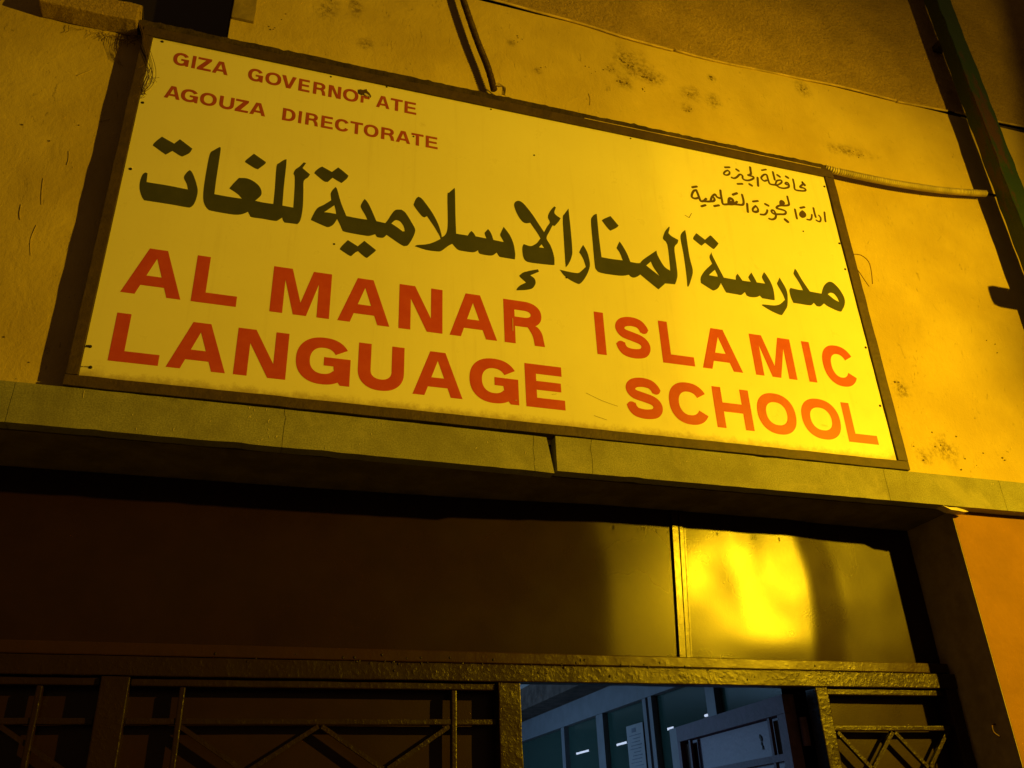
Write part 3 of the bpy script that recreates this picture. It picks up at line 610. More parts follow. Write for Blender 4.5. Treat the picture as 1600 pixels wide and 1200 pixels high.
def scr(x, z, r=0.0042):
    bm = bmesh.new()
    bmesh.ops.create_uvsphere(bm, u_segments=10, v_segments=6, radius=r)
    for v in bm.verts: v.co = Vector((x+v.co.x, face_y(x, z)-0.0008+v.co.y*0.5, z+v.co.z))
    obj('nail', bm, BLACK, face, smooth=True)
for x, z in ((.0102, .9264), (.016, .6715), (.0116, .0855), (.0225, .0266), (2.4500, 1.151), (2.4520, .8788), (2.4485, .7609), (2.4500, .4279), (0.028, 1.190), (.55, 1.19), (.735, 1.196), (1.10, 1.193), (1.63, 1.192),
             (2.35, 1.150), (2.30, .905), (1.335, .528), (.60, .52), (2.448, .20), (1.25, 1.02), (.83, 1.00)):
    scr(x, z, 0.0045 if x < .3 or x > 2.3 else 0.0032)
# rusty streak by the lower left nail, a tuft of dead creeper at the top left corner
bm = bmesh.new()
tube(bm, [(.0006, -0.004, .0245), (.010, -0.003, .0262), (.022, -0.003, .0268)], 0.0007, 5)
tube(bm, [(.002, -0.004, .0840), (.012, -0.003, .0855)], 0.0025, 5)
obj('rust_streak', bm, BLACK, sign, kind='stuff')

# ------------------------------------------------------------------ lettering: thin paint film on the buckled sheet
def cdt_mesh(polys, holes, mat, parent, name='letter', label=None, lift=0.0005):
    verts, faces = [], []
    nh = len(polys)
    for P in list(polys)+list(holes):
        k = len(verts)
        if sum(a[0]*b[1]-b[0]*a[1] for a, b in zip(P, list(P[1:])+[P[0]])) < 0: P = list(P)[::-1]
        verts += [Vector((x, z)) for x, z in P]
        faces.append(list(range(k, k+len(P))))
    v, e, fc, ov, oe, of = geometry.delaunay_2d_cdt(verts, [], faces, 0, 1e-6)
    bm = bmesh.new()
    bv = [bm.verts.new((p.x, 0, p.y)) for p in v]
    for t, src in zip(fc, of):
        if not src or any(s >= nh for s in src): continue
        a, b, c = [v[i] for i in t]
        if (b.x-a.x)*(c.y-a.y)-(b.y-a.y)*(c.x-a.x) < 0: t = t[::-1]
        try: bm.faces.new([bv[i] for i in t])
        except ValueError: pass
    bmesh.ops.delete(bm, geom=[q for q in bm.verts if not q.link_faces], context='VERTS')
    for _ in range(2):
        lg = [e for e in bm.edges if e.calc_length() > 0.06]
        if lg: bmesh.ops.subdivide_edges(bm, edges=lg, cuts=1, use_grid_fill=False)
    bmesh.ops.triangulate(bm, faces=bm.faces)
    for q in bm.verts: q.co.y = face_y(q.co.x, q.co.z) - lift
    return obj(name, bm, mat, parent, label=label)
def smooth_poly(P, closed=True, ang=50):
    # rounds a traced outline, keeping its sharp corners
    n = len(P); out = []
    def corner(i):
        a, b, c = Vector(P[i-1]), Vector(P[i]), Vector(P[(i+1) % n])
        u, v = b-a, c-b
        if u.length < 1e-7 or v.length < 1e-7: return True
        return math.degrees(u.angle(v)) > ang
    for i in range(n):
        b, c = Vector(P[i]), Vector(P[(i+1) % n])
        a = b if corner(i) else Vector(P[i-1])
        d = c if corner((i+1) % n) else Vector(P[(i+2) % n])
        if a == b: a = b-(c-b)
        if d == c: d = c+(c-b)
        for k in range(3):
            t = k/3
            q = 0.5*((2*b)+(c-a)*t+(2*a-5*b+4*c-d)*t*t+(3*b-a-3*c+d)*t**3)
            out.append((q.x, q.y))
    return out
def ribbon(pts, wx, wz, caps=True):
    # polygons covering a stroke drawn with an elliptical pen
    out = []
    for p, q in zip(pts, pts[1:]):
        p, q = Vector(p), Vector(q)
        d = q-p
        if d.length < 1e-7: continue
        n = Vector((-d.y, d.x)).normalized()
        # support point of the ellipse in direction n
        den = math.sqrt((wx*n.x)**2+(wz*n.y)**2)/1.0
        o = Vector((wx*wx*n.x/den, wz*wz*n.y/den))/2
        out.append([tuple(p+o), tuple(p-o), tuple(q-o), tuple(q+o)])
    if caps:
        for p in pts:
            out.append([(p[0]+wx/2*math.cos(a), p[1]+wz/2*math.sin(a)) for a in [2*math.pi*k/12 for k in range(12)]])
    return out
def spline(pts, n=5):
    out = []
    for i in range(len(pts)-1):
        a, b, c, d = [Vector(pts[max(0, min(len(pts)-1, j))]) for j in (i-1, i, i+1, i+2)]
        for k in range(n):
            t = k/n
            q = 0.5*((2*b)+(c-a)*t+(2*a-5*b+4*c-d)*t*t+(3*b-a-3*c+d)*t**3)
            out.append((q.x, q.y))
    out.append(tuple(pts[-1]))
    return out
E4 = 1e-4
for out, holes in BIG:
    P = [(x*E4, z*E4) for x, z in out]
    cdt_mesh([smooth_poly(P)], [smooth_poly([(x*E4, z*E4) for x, z in h]) for h in holes], GREEN, face, label='dark green Arabic letters')
PXM = 0.00275
for g in SMALL:
    polys = []
    for pts, wd in g:
        P = spline([(x*E4, z*E4) for x, z in pts], 3)
        polys += ribbon(P, wd*PXM, wd*PXM)
    cdt_mesh(polys, [], BROWN, face, label='small dark Arabic letters')
for pts, wd in MARKS:
    cdt_mesh(ribbon([(x*E4, z*E4) for x, z in pts], .0022, .0022), [], BROWN, face, name='scratch')

def arc_ring(cx, cz, ax, az, bx_, bz_, a0, a1, n=40, e=2.25):
    def pt(A, B, t):
        c, s = math.cos(t), math.sin(t)
        return (cx+A*math.copysign(abs(c)**(2/e), c), cz+B*math.copysign(abs(s)**(2/e), s))
    out = []
    for i in range(n):
        t0 = a0+(a1-a0)*i/n; t1 = a0+(a1-a0)*(i+1)/n
        out.append([pt(ax, az, t0), pt(ax, az, t1), pt(bx_, bz_, t1), pt(bx_, bz_, t0)])
    return out
def rect(x0, z0, x1, z1): return [(x0, z0), (x1, z0), (x1, z1), (x0, z1)]
R_ = math.radians
def glyph(ch, W, H, s, h):
    m = W/2
    if ch == 'I': return [rect(0, 0, W, H)]
    if ch == 'L': return [rect(0, 0, s, H), rect(s*.5, 0, W, h)]
    if ch == 'E': return [rect(0, 0, s, H), rect(s*.5, 0, W, h), rect(s*.5, H-h, W*.955, H), rect(s*.5, H*.5-h*.42, W*.92, H*.5+h*.5)]
    if ch == 'T': return [rect(m-s/2, 0, m+s/2, H), rect(0, H-h, W, H)]
    if ch == 'H': return [rect(0, 0, s, H), rect(W-s, 0, W, H), rect(s*.5, H*.5-h*.45, W-s*.5, H*.5+h*.55)]
    if ch == 'A':
        tl, tr, lw = .345*W, .655*W, .235*W
        return [[(0, 0), (lw, 0), (m, .80*H), (m, H), (tl, H)], [(W, 0), (tr, H), (m, H), (m, .80*H), (W-lw, 0)],
                [(lw*.72+.2*(tl), .20*H), (W-lw*.72-.2*tl, .20*H), (W-lw*.8-.36*tl, .20*H+h*.95), (lw*.8+.36*tl, .20*H+h*.95)]]
    if ch == 'V': return [[(m-s*.62, 0), (m+s*.62, 0), (W, H), (W-s*1.12, H), (m, .27*H), (s*1.12, H), (0, H)]]
    if ch == 'M':
        return [[(0, 0), (s, 0), (s, .74*H), (m-s*.52, 0), (m+s*.52, 0), (W-s, .74*H), (W-s, 0), (W, 0), (W, H), (W-s*1.5, H), (m, .27*H), (s*1.5, H), (0, H)]]
    if ch == 'N':
        return [[(0, 0), (s, 0), (s, .70*H), (W-s*1.35, 0), (W, 0), (W, H), (W-s, H), (W-s, .30*H), (s*1.35, H), (0, H)]]
    if ch == 'Z': return [rect(0, 0, W, h), rect(0, H-h, W*.97, H), [(0, h*.95), (s*.15, 0), (s*1.4, h*.6), (W*.97, H-h*.95), (W*.95, H), (W*.97-s*1.35, H-h*.7)]]
    if ch == 'O': return arc_ring(m, H/2, m, H/2+.01*H, m-s*1.02, H/2-h, 0, 2*math.pi, 64)
    if ch == 'D':
        c = W*.42
        return [rect(0, 0, s, H), rect(s*.5, 0, c, h), rect(s*.5, H-h, c, H)]+arc_ring(c, H/2, W-c, H/2, W-c-s, H/2-h, -math.pi/2, math.pi/2, 30)
    if ch == 'C': return arc_ring(m, H/2, m, H/2+.01*H, m-s*1.05, H/2-h, R_(30), R_(332), 50)
    if ch == 'G':
        return arc_ring(m, H/2, m*.985, H/2+.01*H, m*.985-s*1.05, H/2-h, R_(30), R_(318), 50)+[rect(m*1.02, H*.40, W*.995, H*.40+h*.85), [(W*.995, H*.45), (W-s*1.35, H*.45), (W-s*1.2, .16*H), (W-s*.75, 0), (W*.995, 0)]]
    if ch == 'U':
        c = H*.42
        return [rect(0, c, s, H), rect(W-s, c, W, H)]+arc_ring(m, c, m, c+.01*H, m-s, c-h*1.05, math.pi, 2*math.pi, 34)
    if ch in 'RP':
        c = W*.50; zb = H*.70; rh = H*.30
        g = [rect(0, 0, s, H), rect(s*.5, H-h, c, H), rect(s*.5, zb-rh, c, zb-rh+h)]+arc_ring(c, zb, W*.95-c, rh, W*.95-c-s, rh-h, -math.pi/2, math.pi/2, 26)
        if ch == 'R': g.append(smooth_poly([(c*.95, zb-rh+h*.6), (W*.62, H*.36), (W*.71, H*.2), (W*.745, 0), (W, 0), (W*.975, H*.14), (W*.94, H*.3), (W*.84, H*.43), (W*.7, H*.47)]))
        return g
    if ch == 'S':
        pts = [(.955, .70), (.90, .80), (.76, .90), (.50, .935), (.24, .895), (.10, .80), (.085, .69), (.20, .585), (.50, .52), (.78, .455), (.925, .35), (.93, .22), (.80, .105), (.50, .065), (.22, .10), (.09, .20), (.045, .32)]
        P = spline([(s*.42+(W-s*.84)*x, h*.42+(H-h*.84)*(z-.03)/.94) for x, z in pts], 9)
        return ribbon(P, s*.98, h*1.04, caps=False)+[[(p[0]+s*.489*math.cos(a), p[1]+h*.519*math.sin(a)) for a in [2*math.pi*k/28 for k in range(28)]] for p in P[6:-6]]
    return []
for ri, (base, top, chars) in enumerate(ROWS):
    H = (top-base)*E4
    mat = RED if ri < 2 else RED2
    for ci, (ch, xl, xr) in enumerate(chars):
        W = (xr-xl)*E4; z0 = base*E4; x0 = xl*E4
        if ri < 2:
            s = 0.0315 if xl > 13000 else 0.0345
            h = H*(0.222 if ch not in 'SCGO' else .215)
            if ch in 'SCOGU': s *= 1.02
            # the row climbs by a few millimetres to the right
            Hh = H*(1 + 0.04*(xl/24000 if ri == 0 else 0))
        else:
            s, h, Hh = 0.0108, H*0.175, H
            if ri == 2: z0 -= 0.0095*(x0/0.84)*1.0 - 0.0015
        if ch == 'P':
            q = [[(x*E4, z*E4) for x, z in p] for p in PEEL]
            cdt_mesh(q[1:], [], RED2, face, name='letter', label='stump of a damaged letter R')
            cdt_mesh([q[0]], [], BROWN, face, name='torn_film', lift=0.004, label='curled strip of torn lettering film')
            cdt_mesh([[(.6623, 1.1435), (.669, 1.1428), (.6805, 1.1335), (.676, 1.1325), (.6615, 1.1375)]], [], FLECK, face, name='torn_film', lift=0.0055)
            continue
        polys = [[(x0+x, z0+z) for x, z in P] for P in glyph(ch, W, Hh, s, h)]
        cdt_mesh(polys, [], mat, face)
# hairline where the last O of the lower row is nicked, and chips in other letters
for a, b in (((2.1930+.0, .1015), (2.2165, .0985)), ((1.1465, .300), (1.1475, .345)), ((1.145, .066), (1.150, .0665))):
    cdt_mesh(ribbon([a, b], .0014, .0014), [], FLECK, face, name='scratch', lift=0.0022)
bm = bmesh.new()
for p in ([(1.37, .118), (1.42, .098), (1.47, .085)], [(1.39, .045), (1.43, .035)], [(1.26, .10), (1.275, .103)]):
    tube(bm, [(x, -0.0005, z) for x, z in p], 0.0005, 4)
obj('hairline_scratches', bm, WIRE, face, kind='stuff')

# ================================================================== conduits, wires, stalks
bm = bmesh.new()
tube(bm, [(0.93, 0.012, 2.1), (0.965, 0.010, 1.93), (0.998, 0.007, 1.765), (1.053, 0.005, 1.54), (1.095, 0.006, 1.40), (1.118, 0.012, 1.30)], 0.0105, 12, 0.0026, 0.0085)
o = obj('corrugated_conduit', bm, CONDUIT2, None, smooth=False); tag(o, 'dark brown corrugated conduit coming down the wall behind the top of the sign', 'conduit', 'corrugated conduits on the wall')
bm = bmesh.new()
for k in range(4):
    a = k*0.7
    tube(bm, [(1.118+.004*k, 0.005, 1.315), (1.130+.007*k, -0.004, 1.324-.004*k), (1.146+.004*k, 0.0, 1.312-.003*k), (1.150+.003*k, 0.02, 1.296)], 0.0017, 6)
o = obj('wire_ends', bm, CABLE, None, smooth=True); tag(o, 'loose wire ends curling out of the brown conduit above the sign', 'wire')
bm = bmesh.new()
tube(bm, [(2.486, 0.012, 1.262), (2.56, 0.000, 1.246), (2.80, -0.004, 1.244), (3.05, -0.004, 1.262), (3.285, -0.002, 1.298)], 0.0125, 14, 0.0022, 0.0095)
o = obj('corrugated_conduit', bm, CONDUIT, None); tag(o, 'ivory corrugated conduit running from the sign corner towards the green post', 'conduit', 'corrugated conduits on the wall')
bm = bmesh.new()
tube(bm, [(3.27, -0.002, 1.297), (3.33, 0.0, 1.300), (3.355, -0.02, 1.28), (3.36, -0.05, 1.15), (3.37, 0.0, 0.9)], 0.006, 8)
o = obj('power_cable', bm, BLACK, None, smooth=True); tag(o, 'black cable leaving the ivory conduit behind the green post', 'cable')
bm = bmesh.new()
tube(bm, [(2.500, 0.005, 0.842), (2.535, -0.002, 0.840), (2.560, -0.006, 0.812), (2.562, -0.004, 0.765), (2.556, 0.0, 0.715)], 0.0016, 6)
tube(bm, [(2.500, 0.004, 0.79), (2.512, -0.003, 0.745), (2.528, -0.002, 0.712), (2.538, 0.0, 0.70)], 0.0014, 6)
o = obj('loose_wire', bm, WIRE, None, smooth=True); tag(o, 'thin loose wire curling out beside the right edge of the sign', 'wire')
bm = bmesh.new()
random.seed(5)
for k in range(46):
    x, z = random.uniform(-0.26, -0.03), 1.212+random.uniform(-0.006, 0.01)
    if x < -0.16 and random.random() < .6: continue
    pts = [Vector((x, 0.034, z))]
    a = random.uniform(-2.6, -0.6)
    for j in range(4):
        a += random.uniform(-.9, .9)
        l = random.uniform(.006, .016)
        pts.append(pts[-1]+Vector((math.cos(a)*l, random.uniform(-.004, .001), math.sin(a)*l)))
    tube(bm, pts, random.uniform(.0004, .0009), 4)
for dx in (0, .004, -.004, .008, .002):
    tube(bm, [(-0.045+dx, 0.0, 1.245), (-.015+dx, -0.018, 1.15), (.012+dx*2, -0.008, 1.06), (.004+dx*3, -0.006, 1.00), (.012-dx, -0.005, 0.955)], 0.0008, 5)
for k in range(14):
    x, z = random.uniform(-.005, .022), random.uniform(.94, 1.08)
    pts = [Vector((x, -0.006, z))]; a = -1.5
    for j in range(3):
        a += random.uniform(-1.2, 1.2)
        pts.append(pts[-1]+Vector((math.cos(a)*.009, 0, math.sin(a)*.009)))
    tube(bm, pts, .0006, 4)
for k in range(7):
    x = -0.135+.006*k
    tube(bm, [(x, .036, 1.205), (x+.01, .03, 1.17), (x+.018-.003*k, .034, 1.135), (x+.028, .034, 1.11-.004*k)], .0005, 4)
o = obj('dead_creeper', bm, BARK, None); tag(o, 'dry dead creeper stalks hanging at the top left corner of the sign', 'dead plant', kind='stuff')

# ================================================================== the green post
post = thing('green_post', (3.356, -0.053, GROUND), 'tall square post with flaking green paint at the right edge', 'post')
obj('shaft', box(3.311, 3.401, -0.087, -0.020, GROUND, 4.6, bevel=0.004, wob=0.004), GREENPOST, post)
bm = bmesh.new()  # unseen block on an arm, added for its shadow on the wall
bx(bm, 3.325, 3.39, -0.30, -0.09, 0.745, 0.765)
bx(bm, 3.262, 3.50, -0.325, -0.265, 0.712, 0.800, bevel=0.028)
obj('shadow_block', bm, FRAME2, post)
for z in (-1.8, 0.45, 2.2, 3.6):
    obj('wall_clamp', box(3.33, 3.38, -0.020, 0.044, z, z+.03), FRAME2, post)

# ================================================================== the gate
gate = thing('steel_gate', (0.95, 0.235, GROUND), 'brown gloss-painted steel gate with transom sheets and geometric grille, one leaf missing from its place', 'gate')
def sheet(x0, x1, z0, z1, y, fn, step=0.02):
    bm = bmesh.new()
    nx = int((x1-x0)/step); nz = int((z1-z0)/step)
    vs = [[None]*(nx+1) for _ in range(nz+1)]
    for j in range(nz+1):
        for i in range(nx+1):
            x = x0+(x1-x0)*i/nx; z = z0+(z1-z0)*j/nz
            vs[j][i] = bm.verts.new((x, y+fn(x, z), z))
    for j in range(nz):
        for i in range(nx): bm.faces.new((vs[j][i], vs[j][i+1], vs[j+1][i+1], vs[j+1][i]))
    bk = [bm.verts.new((x, y+0.14, z)) for x, z in ((x0, z0), (x1, z0), (x1, z1), (x0, z1))]
    bm.faces.new(bk[::-1])
    return bm
def bumpf(x, z, cx, cz, rx, rz): 
    return math.exp(-((x-cx)/rx)**2-((z-cz)/rz)**2)
def ramp01(t): t = max(0.0, min(1.0, t)); return t*t*(3-2*t)
def sheet_left(x, z):
    # the long sheet bows: a crease near x = 1.47, and it leans back towards the left
    h = 0.0015*noise.noise(Vector((x*3, 0, z*3+9)))
    e = 1.485 - 0.02*math.sin((z+0.2)*7)
    t = max(0.0, e-x)
    return h + 0.06*(1-math.exp(-t/0.55)) - 0.11*0.03*(1-math.exp(-t/0.03))
def sheet_right(x, z):
    # dents of the thin sheet; it kinks away beyond a curved crease near x = 2.2
    h = 0.0010*noise.noise(Vector((x*9+1.7, 0, z*9)))
    h += 0.0042*bumpf(x, z, 1.86, -0.36, 0.085, 0.085)
    h -= 0.0036*bumpf(x, z, 2.02, -0.55, 0.16, 0.06)
    h += 0.0036*bumpf(x, z, 2.00, -0.20, 0.05, 0.12)
    h += 0.0016*bumpf(x, z, 2.00, -0.42, 0.035, 0.05)
    e = 2.185 + 0.04*math.sin((z+0.62)*6.5) - 0.02
    t = max(0.0, x-e)
    h += 0.085*(0.22*(1-math.exp(-t/0.22)))*1.0 + 0.05*min(t, .12)
    return h
obj('transom_sheet', sheet(OX0+.006, 1.742, -0.645, LZ-.002, 0.232, sheet_left), GATE, gate, smooth=True)
obj('transom_sheet', sheet(1.744, OX1-.006, -0.645, LZ-.002, 0.232, sheet_right), GATE, gate, smooth=True)
bm = bmesh.new()
bar(bm, (1.7420, 0.2285, -0.150), (1.7095, 0.2285, -0.607), 0.021, 0.008)
bar(bm, (1.7660, 0.2290, -0.150), (1.7300, 0.2290, -0.607), 0.013, 0.006)
bar(bm, (1.7800, 0.2300, -0.150), (1.7420, 0.2300, -0.607), 0.005, 0.004)
for v in bm.verts: v.co.y += 0.10*(v.co.x-(1.7420+(v.co.z+.15)*.0711))
obj('transom_divider', bm, GATETRIM, gate)
def lumpy(x0, x1, y0, y1, z0, z1, amp=0.0018, st=0.012, bev=0.003):
    bm = box(x0, x1, y0, y1, z0, z1, bevel=min(bev, (x1-x0)*.3, (z1-z0)*.3, (y1-y0)*.3))
    L = x1-x0 > z1-z0
    n = int(((x1-x0) if L else (z1-z0))/st)
    ax = Vector((1, 0, 0)) if L else Vector((0, 0, 1))
    for i in range(1, n):
        bmesh.ops.bisect_plane(bm, geom=list(bm.verts)+list(bm.edges)+list(bm.faces), plane_co=ax*((x0 if L else z0)+((x1-x0) if L else (z1-z0))*i/n), plane_no=ax)
    for v in bm.verts:
        q = v.co*18
        amp_ = amp*0.6
        v.co += Vector((noise.noise(q), noise.noise(q+Vector((31, 0, 0))), noise.noise(q+Vector((0, 47, 0)))))*amp_
    return bm
obj('trim_rail', lumpy(OX0+.006, 2.662, 0.220, 0.231, -0.632, -0.601, 0.001), GATETRIM, gate)
obj('cross_rail', lumpy(OX0+.006, 2.664, 0.203, 0.246, -0.682, -0.6365, 0.0022), GATEBAR, gate)
# small weld drips and paint lumps on the rail
bm = bmesh.new()
random.seed(11)
for k in range(70):
    x = random.uniform(0.4, 2.6); z = random.choice((-0.637, -0.640, -0.66, -0.632, -0.62))+random.uniform(-.006, .004)
    y = 0.2025 if z < -0.634 else 0.2195
    rr = random.uniform(.0015, .0035)
    m2 = bmesh.new(); bmesh.ops.create_icosphere(m2, subdivisions=1, radius=rr)
    for v in m2.verts: v.co = Vector((x+v.co.x*random.uniform(.8, 1.3), y+v.co.y*.7, z+v.co.z*1.3))
    me = bpy.data.meshes.new('t'); m2.to_mesh(me); m2.free(); bm.from_mesh(me); bpy.data.meshes.remove(me)
for k in range(12):
    x = random.choice((random.uniform(1.5, 1.72), random.uniform(1.5, 1.72), random.uniform(1.8, 2.3)))
    z = -0.200-random.uniform(0, .012)
    tube(bm, [(x, .2315, z), (x+.001, .230, z-.006), (x, .2315, z-random.uniform(.008, .02))], random.uniform(.0005, .0009), 5)
obj('paint_drips', bm, GATEBAR, gate, kind='stuff')
GZ = GROUND+0.03
for x0, x1 in ((1.134, 1.197), (2.130, 2.174)):
    obj('gate_post', lumpy(x0, x1, 0.204, 0.256, GZ, -0.6835, 0.0026), GATEBAR, gate)
obj('gate_post', lumpy(0.150, 0.214, 0.204, 0.256, GZ, -0.6835, 0.0014), GATEBAR, gate)
obj('gate_post', lumpy(-0.744, -0.70, 0.204, 0.256, GZ, -0.6835, 0.0014), GATEBAR, gate)
obj('gate_post', lumpy(2.615, 2.660, 0.204, 0.256, GZ, -0.6835, 0.0014), GATEBAR, gate)
def grille(x0, x1, verts_x, hz, peaks, period, ysh=0.262, yb=0.226):
    obj('backing_sheet', sheet(x0-.03, x1+.03, GZ, -0.655, ysh, lambda x, z: 0.004*noise.noise(Vector((x*3, 5, z*3))), 0.05), GATE, gate, smooth=True)
    obj('grille_bar', lumpy(x0, x1, yb-.010, yb+.014, -0.703, -0.6845, 0.001), GATEBAR, gate)
    z = hz
    while z > GZ+0.2:
        obj('grille_bar', lumpy(x0, x1, yb-.006, yb+.010, z-.015, z, 0.001), GATEBAR, gate)
        z -= 0.42
    for x in verts_x:
        obj('grille_bar', lumpy(x-.007, x+.007, yb-.0095, yb+.013, GZ, -0.704, 0.001), GATEBAR, gate)
    z = hz-.018
    for r_ in range(4):
        for px in peaks:
            for sx in (-1, 1):
                q = px+sx*period
                if q < x0-0.01 or q > x1+0.01: continue
                for (za, zb) in ((z, z-.10), (z-.30, z-.20)):
                    bm = bmesh.new(); bar(bm, (px+sx*.004, yb+.001, za), (q-sx*.004, yb+.001, zb), .011, .012)
                    obj('grille_bar', bm, GATEBAR, gate)
        z -= 0.42
grille(0.216, 1.132, (0.335, 1.015), -0.775, (0.336, 0.671, 1.007), 0.166)
grille(-0.70, 0.148, (0.02,), -0.775, (-0.05, -0.38), 0.166)
grille(2.175, 2.614, (), -0.790, (2.190, 2.395, 2.600), 0.1025)
# reveal hook on the right jamb
bm = bmesh.new()
tube(bm, [(2.668, 0.10, -0.80), (2.645, 0.09, -0.806), (2.640, 0.085, -0.825), (2.655, 0.08, -0.838)], 0.0028, 7)
o = obj('wall_hook', bm, STEEL, None, smooth=True); tag(o, 'small bent wire hook on the dark right side of the gate opening', 'hook')

# ================================================================== behind the gate
o = obj('room_ceiling', box(-4, 2.62, 0.30, 6.1, -0.13, -0.08), CEIL); tag(o, 'dim bluish ceiling of the room behind the gate', kind='structure')
o = obj('room_back_wall', box(-4, 6, 6.1, 6.3, GROUND, 0.4), ROOMWALL); tag(o, 'dim end wall of the room behind the gate', kind='structure')
o = obj('room_side_wall', box(-4.2, -4, 0.5, 6.1, GROUND, 0.4), ROOMWALL); tag(o, 'left wall of the room behind the gate', kind='structure')
o = obj('ceiling_beam', box(2.40, 2.585, 0.5, 6.08, -0.27, -0.131), DARKCON); tag(o, 'dark beam under the ceiling along the glass partition', 'beam')
o = obj('office_ceiling', box(2.72, 6, 0.50, 6.1, -0.20, -0.15), ROOMWALL); tag(o, 'ceiling of the office behind the glass partition', kind='structure')
part = thing('glass_partition', (2.6, 3.0, GROUND), 'grey framed glass partition receding into the bluish room', 'partition')
obj('head_rail', box(2.585, 2.66, 0.5, 6.08, -0.405, -0.275), ALU, part)
obj('cill_rail', box(2.585, 2.66, 0.5, 6.08, -1.80, -1.72), ALU, part)
obj('lower_panel', box(2.60, 2.65, 0.5, 6.08, GROUND, -1.802), ALU, part)
mull = [(4.62, 4.70), (3.52, 3.575), (2.88, 2.98), (2.225, 2.265), (2.295, 2.335), (1.58, 1.66), (0.88, 0.965)]
for a, b in mull:
    obj('mullion', box(2.585, 2.66, a, b, -1.718, -0.407), ALU, part)
edges = sorted([0.5]+[x for m_ in mull for x in m_]+[6.08])
for a, b in ((0.5, .88), (.965, 1.58), (1.66, 2.225), (2.335, 2.88), (2.98, 3.52), (3.575, 4.62), (4.70, 6.08)):
    obj('pane', box(2.615, 2.620, a+.002, b-.002, -1.716, -0.409), GLASS, part)
n1 = thing('paper_notice', (2.606, 2.5, -0.52), 'tall sheet of printed paper on the middle pane of the partition', 'notice', 'paper notices on the partition')
obj('sheet_of_paper', box(2.606, 2.608, 2.40, 2.61, -1.0, -0.513), PAPER, n1)
bm = bmesh.new()
for k in range(24):
    z = -.565-.017*k
    bx(bm, 2.6045, 2.6055, 2.43+.01*(k % 3), 2.58-.015*((k*7) % 4), z-.004, z)
bx(bm, 2.6045, 2.6055, 2.49, 2.54, -.552, -.53)
obj('printed_lines', bm, INK, n1, kind='stuff')
o = obj('paper_notice', box(2.606, 2.608, 1.95, 2.10, -1.25, -0.585), PAPER); tag(o, 'narrow pale sheet on the partition pane just left of the open leaf', 'notice', 'paper notices on the partition')
o = obj('yellowed_card', box(2.597, 2.600, 3.78, 4.05, -.80, -.69, rot=0.0), plain('yellowed_card', (.45, .42, .25), .9, bump=0)); tag(o, 'small yellowed card fixed low at the far end of the partition', 'card')
tubes = (5.141, -0.425), (4.353, -0.44), (3.525, -0.427), (2.907, -0.409)
for k, (y, z) in enumerate(tubes):
    t = thing('tube_light', (3.3, y, z), ('lit fluorescent tube seen through the farthest pane', 'lit fluorescent tube seen through the second pane, left of the printed paper', 'lit fluorescent tube just below the top of the pane right of the double mullion', 'tiny lit lamp glinting above the corner of the open leaf')[k], 'lamp', 'fluorescent tubes in the office')
    L = (.30, .24, .16, .04)[k]
    bm = bmesh.new(); tube(bm, [(3.3, y-L, z), (3.3, y, z), (3.3, y+L, z)], 0.0075, 10)
    obj('glass_tube', bm, TUBE, t, smooth=True)
    obj('tube_cap', box(3.292, 3.308, y+L, y+L+.012, z-.008, z+.008), ALU, t); obj('tube_cap', box(3.292, 3.308, y-L-.012, y-L, z-.008, z+.008), ALU, t)
o = obj('pale_door_frame', box(2.40, 2.46, 0.70, 0.76, GROUND, -0.10), ALU); tag(o, 'pale upright strip of frame at the right end of the opening', 'door frame')
# the open leaf, swung in from its hinges on the right gate post
A0 = Vector((2.095, 0.30, 0)); A1 = Vector((2.150, 1.12, 0))
dl = (A1-A0).normalized(); nl = Vector((-dl.y, dl.x, 0))   # towards -x
leaf = thing('open_gate_leaf', (A0.x, A0.y, GROUND), 'open leaf of the gate with lilac-grey sheet and grille, swung into the room', 'gate leaf')
LW = (A1-A0).length
def lp(s, n, z): return A0+dl*s+nl*n+Vector((0, 0, z))
def lbar(p, q, w_, dep, mat, name, off=0.0):
    # bar in the plane of the leaf between (s, z) points
    P, Q = lp(p[0], off, p[1]), lp(q[0], off, q[1])
    d = (Q-P).normalized(); s = d.cross(nl).normalized()*w_/2; n = nl*dep/2
    bm = bmesh.new()
    vs = [bm.verts.new(e+a*s+b*n) for e in (P, Q) for a, b in ((-1, -1), (1, -1), (1, 1), (-1, 1))]
    for k in range(4): bm.faces.new((vs[k], vs[(k+1) % 4], vs[4+(k+1) % 4], vs[4+k]))
    bm.faces.new(vs[3::-1]); bm.faces.new(vs[4:])
    bmesh.ops.recalc_face_normals(bm, faces=bm.faces)
    obj(name, bm, mat, leaf)
zt = -0.69
lbar((0, zt-.027), (LW, zt-.027), .054, .04, LEAFP, 'top_rail')
lbar((.024, zt-.055), (.024, GZ), .048, .039, LEAFP, 'stile'); lbar((LW-.012, zt-.055), (LW-.012, GZ), .024, .039, LEAFP, 'stile')
lbar((LW/2, zt-.056), (LW/2, GZ), LW-.08, .004, LEAFS, 'backing_sheet', -.012)
lbar((.05, zt-.175), (LW-.026, zt-.175), .020, .012, LEAFP, 'grille_bar', .012)
for s_ in (.115, LW-.10):
    lbar((s_, zt-.056), (s_, GZ), .014, .011, LEAFP, 'grille_bar', .010)
for k in range(3):
    a = .115+k*.21
    lbar((a, zt-.19), (a+.105, zt-.30), .010, .009, LEAFP, 'grille_bar', .009); lbar((a+.21, zt-.19), (a+.105, zt-.30), .010, .009, LEAFP, 'grille_bar', .009)
lbar((.06, zt-.12), (.11, zt-.12), .11, .003, DARKCON, 'dark_gap', .0); lbar((LW-.095, zt-.12), (LW-.03, zt-.12), .11, .003, DARKCON, 'dark_gap', .0)
bm = bmesh.new()
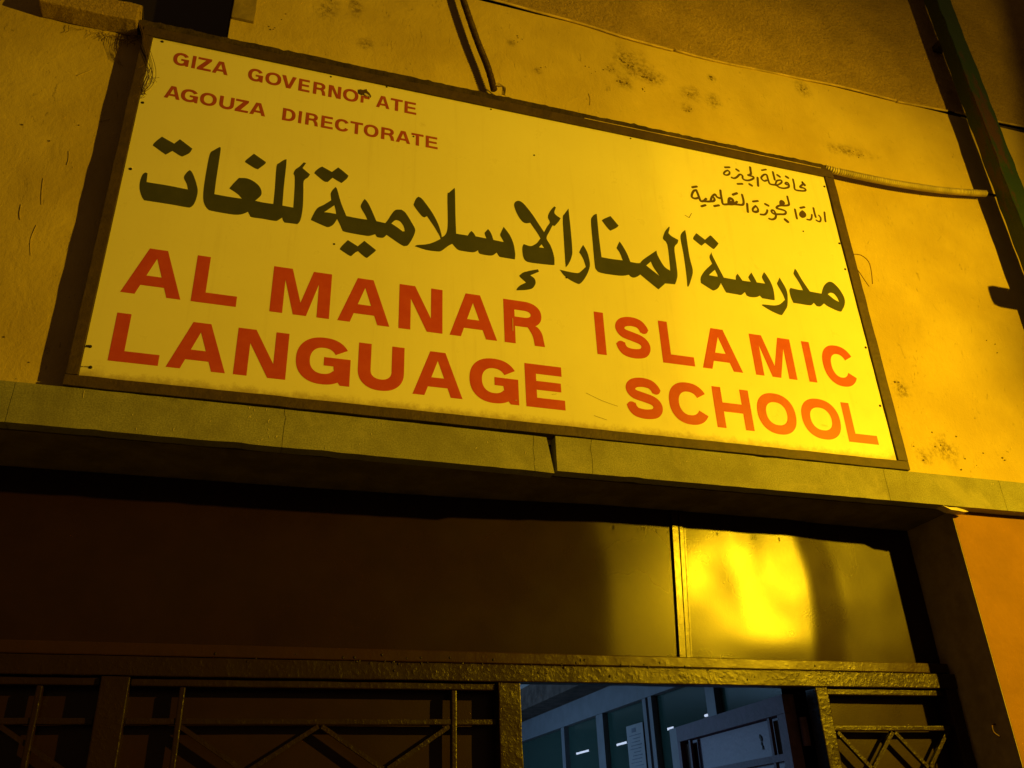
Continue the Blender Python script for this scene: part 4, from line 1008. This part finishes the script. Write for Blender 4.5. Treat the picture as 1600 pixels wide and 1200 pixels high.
for ds, dz, rr in ((.22, -.105, .010), (.222, -.120, .007), (.218, -.132, .008), (.226, -.098, .008)):
    m2 = bmesh.new(); bmesh.ops.create_icosphere(m2, subdivisions=1, radius=rr)
    c = lp(ds, -.008, zt+dz)
    for v in m2.verts: v.co = c+Vector((v.co.x*.15, v.co.y*.7, v.co.z))
    me = bpy.data.meshes.new('t'); m2.to_mesh(me); m2.free(); bm.from_mesh(me); bpy.data.meshes.remove(me)
obj('dark_hole', bm, BLACK, leaf)
for z in (-.80, -1.6, -2.4):
    bm = bmesh.new(); tube(bm, [(2.118, 0.275, z-.04), (2.118, 0.275, z+.04)], .012, 8); obj('hinge', bm, LEAFP, leaf)

# ================================================================== street lamp, just outside the picture on the right
lampt = thing('street_lamp', (4.35, -2.55, GROUND-0.12), 'sodium street lamp on a steel pole facing the school wall', 'street lamp')
bm = bmesh.new(); tube(bm, [(4.35, -2.55, GROUND-.12), (4.35, -2.55, -.8), (4.35, -2.55, .62)], .045, 12); obj('pole', bm, STEEL, lampt, smooth=True)
bm = bmesh.new(); tube(bm, [(4.35, -2.55, .60), (4.1, -2.43, .60), (3.86, -2.31, .50)], .022, 10); obj('arm', bm, STEEL, lampt, smooth=True)
hd = (LAMP-Vector((2.3, .1, -.5))).normalized()
bm = bmesh.new(); bmesh.ops.create_cone(bm, segments=20, radius1=.055, radius2=.13, depth=.16, cap_ends=True)
rot = (-hd).to_track_quat('Z', 'Y').to_matrix().to_4x4()
for v in bm.verts: v.co = rot @ v.co + LAMP + hd*0.15
obj('lamp_housing', bm, STEEL, lampt)
bm = bmesh.new(); bmesh.ops.create_uvsphere(bm, u_segments=14, v_segments=8, radius=.028)
for v in bm.verts: v.co += LAMP + hd*.045
obj('bulb', bm, BULB, lampt, smooth=True)
# added, unseen plate that takes the light off the wall at the top right
bm = prism([(3.845, .62), (3.868, .70), (3.893, .80), (3.925, .95), (3.965, 1.12), (4.30, 1.12), (4.30, .62)], -2.062, -2.056)
obj('shadow_plate', bm, STEEL, lampt)
bm = bmesh.new(); tube(bm, [(4.35, -2.55, .60), (4.30, -2.30, .85), (4.25, -2.06, .85)], .012, 8); obj('shadow_plate_arm', bm, STEEL, lampt)  # arm holding the added plate
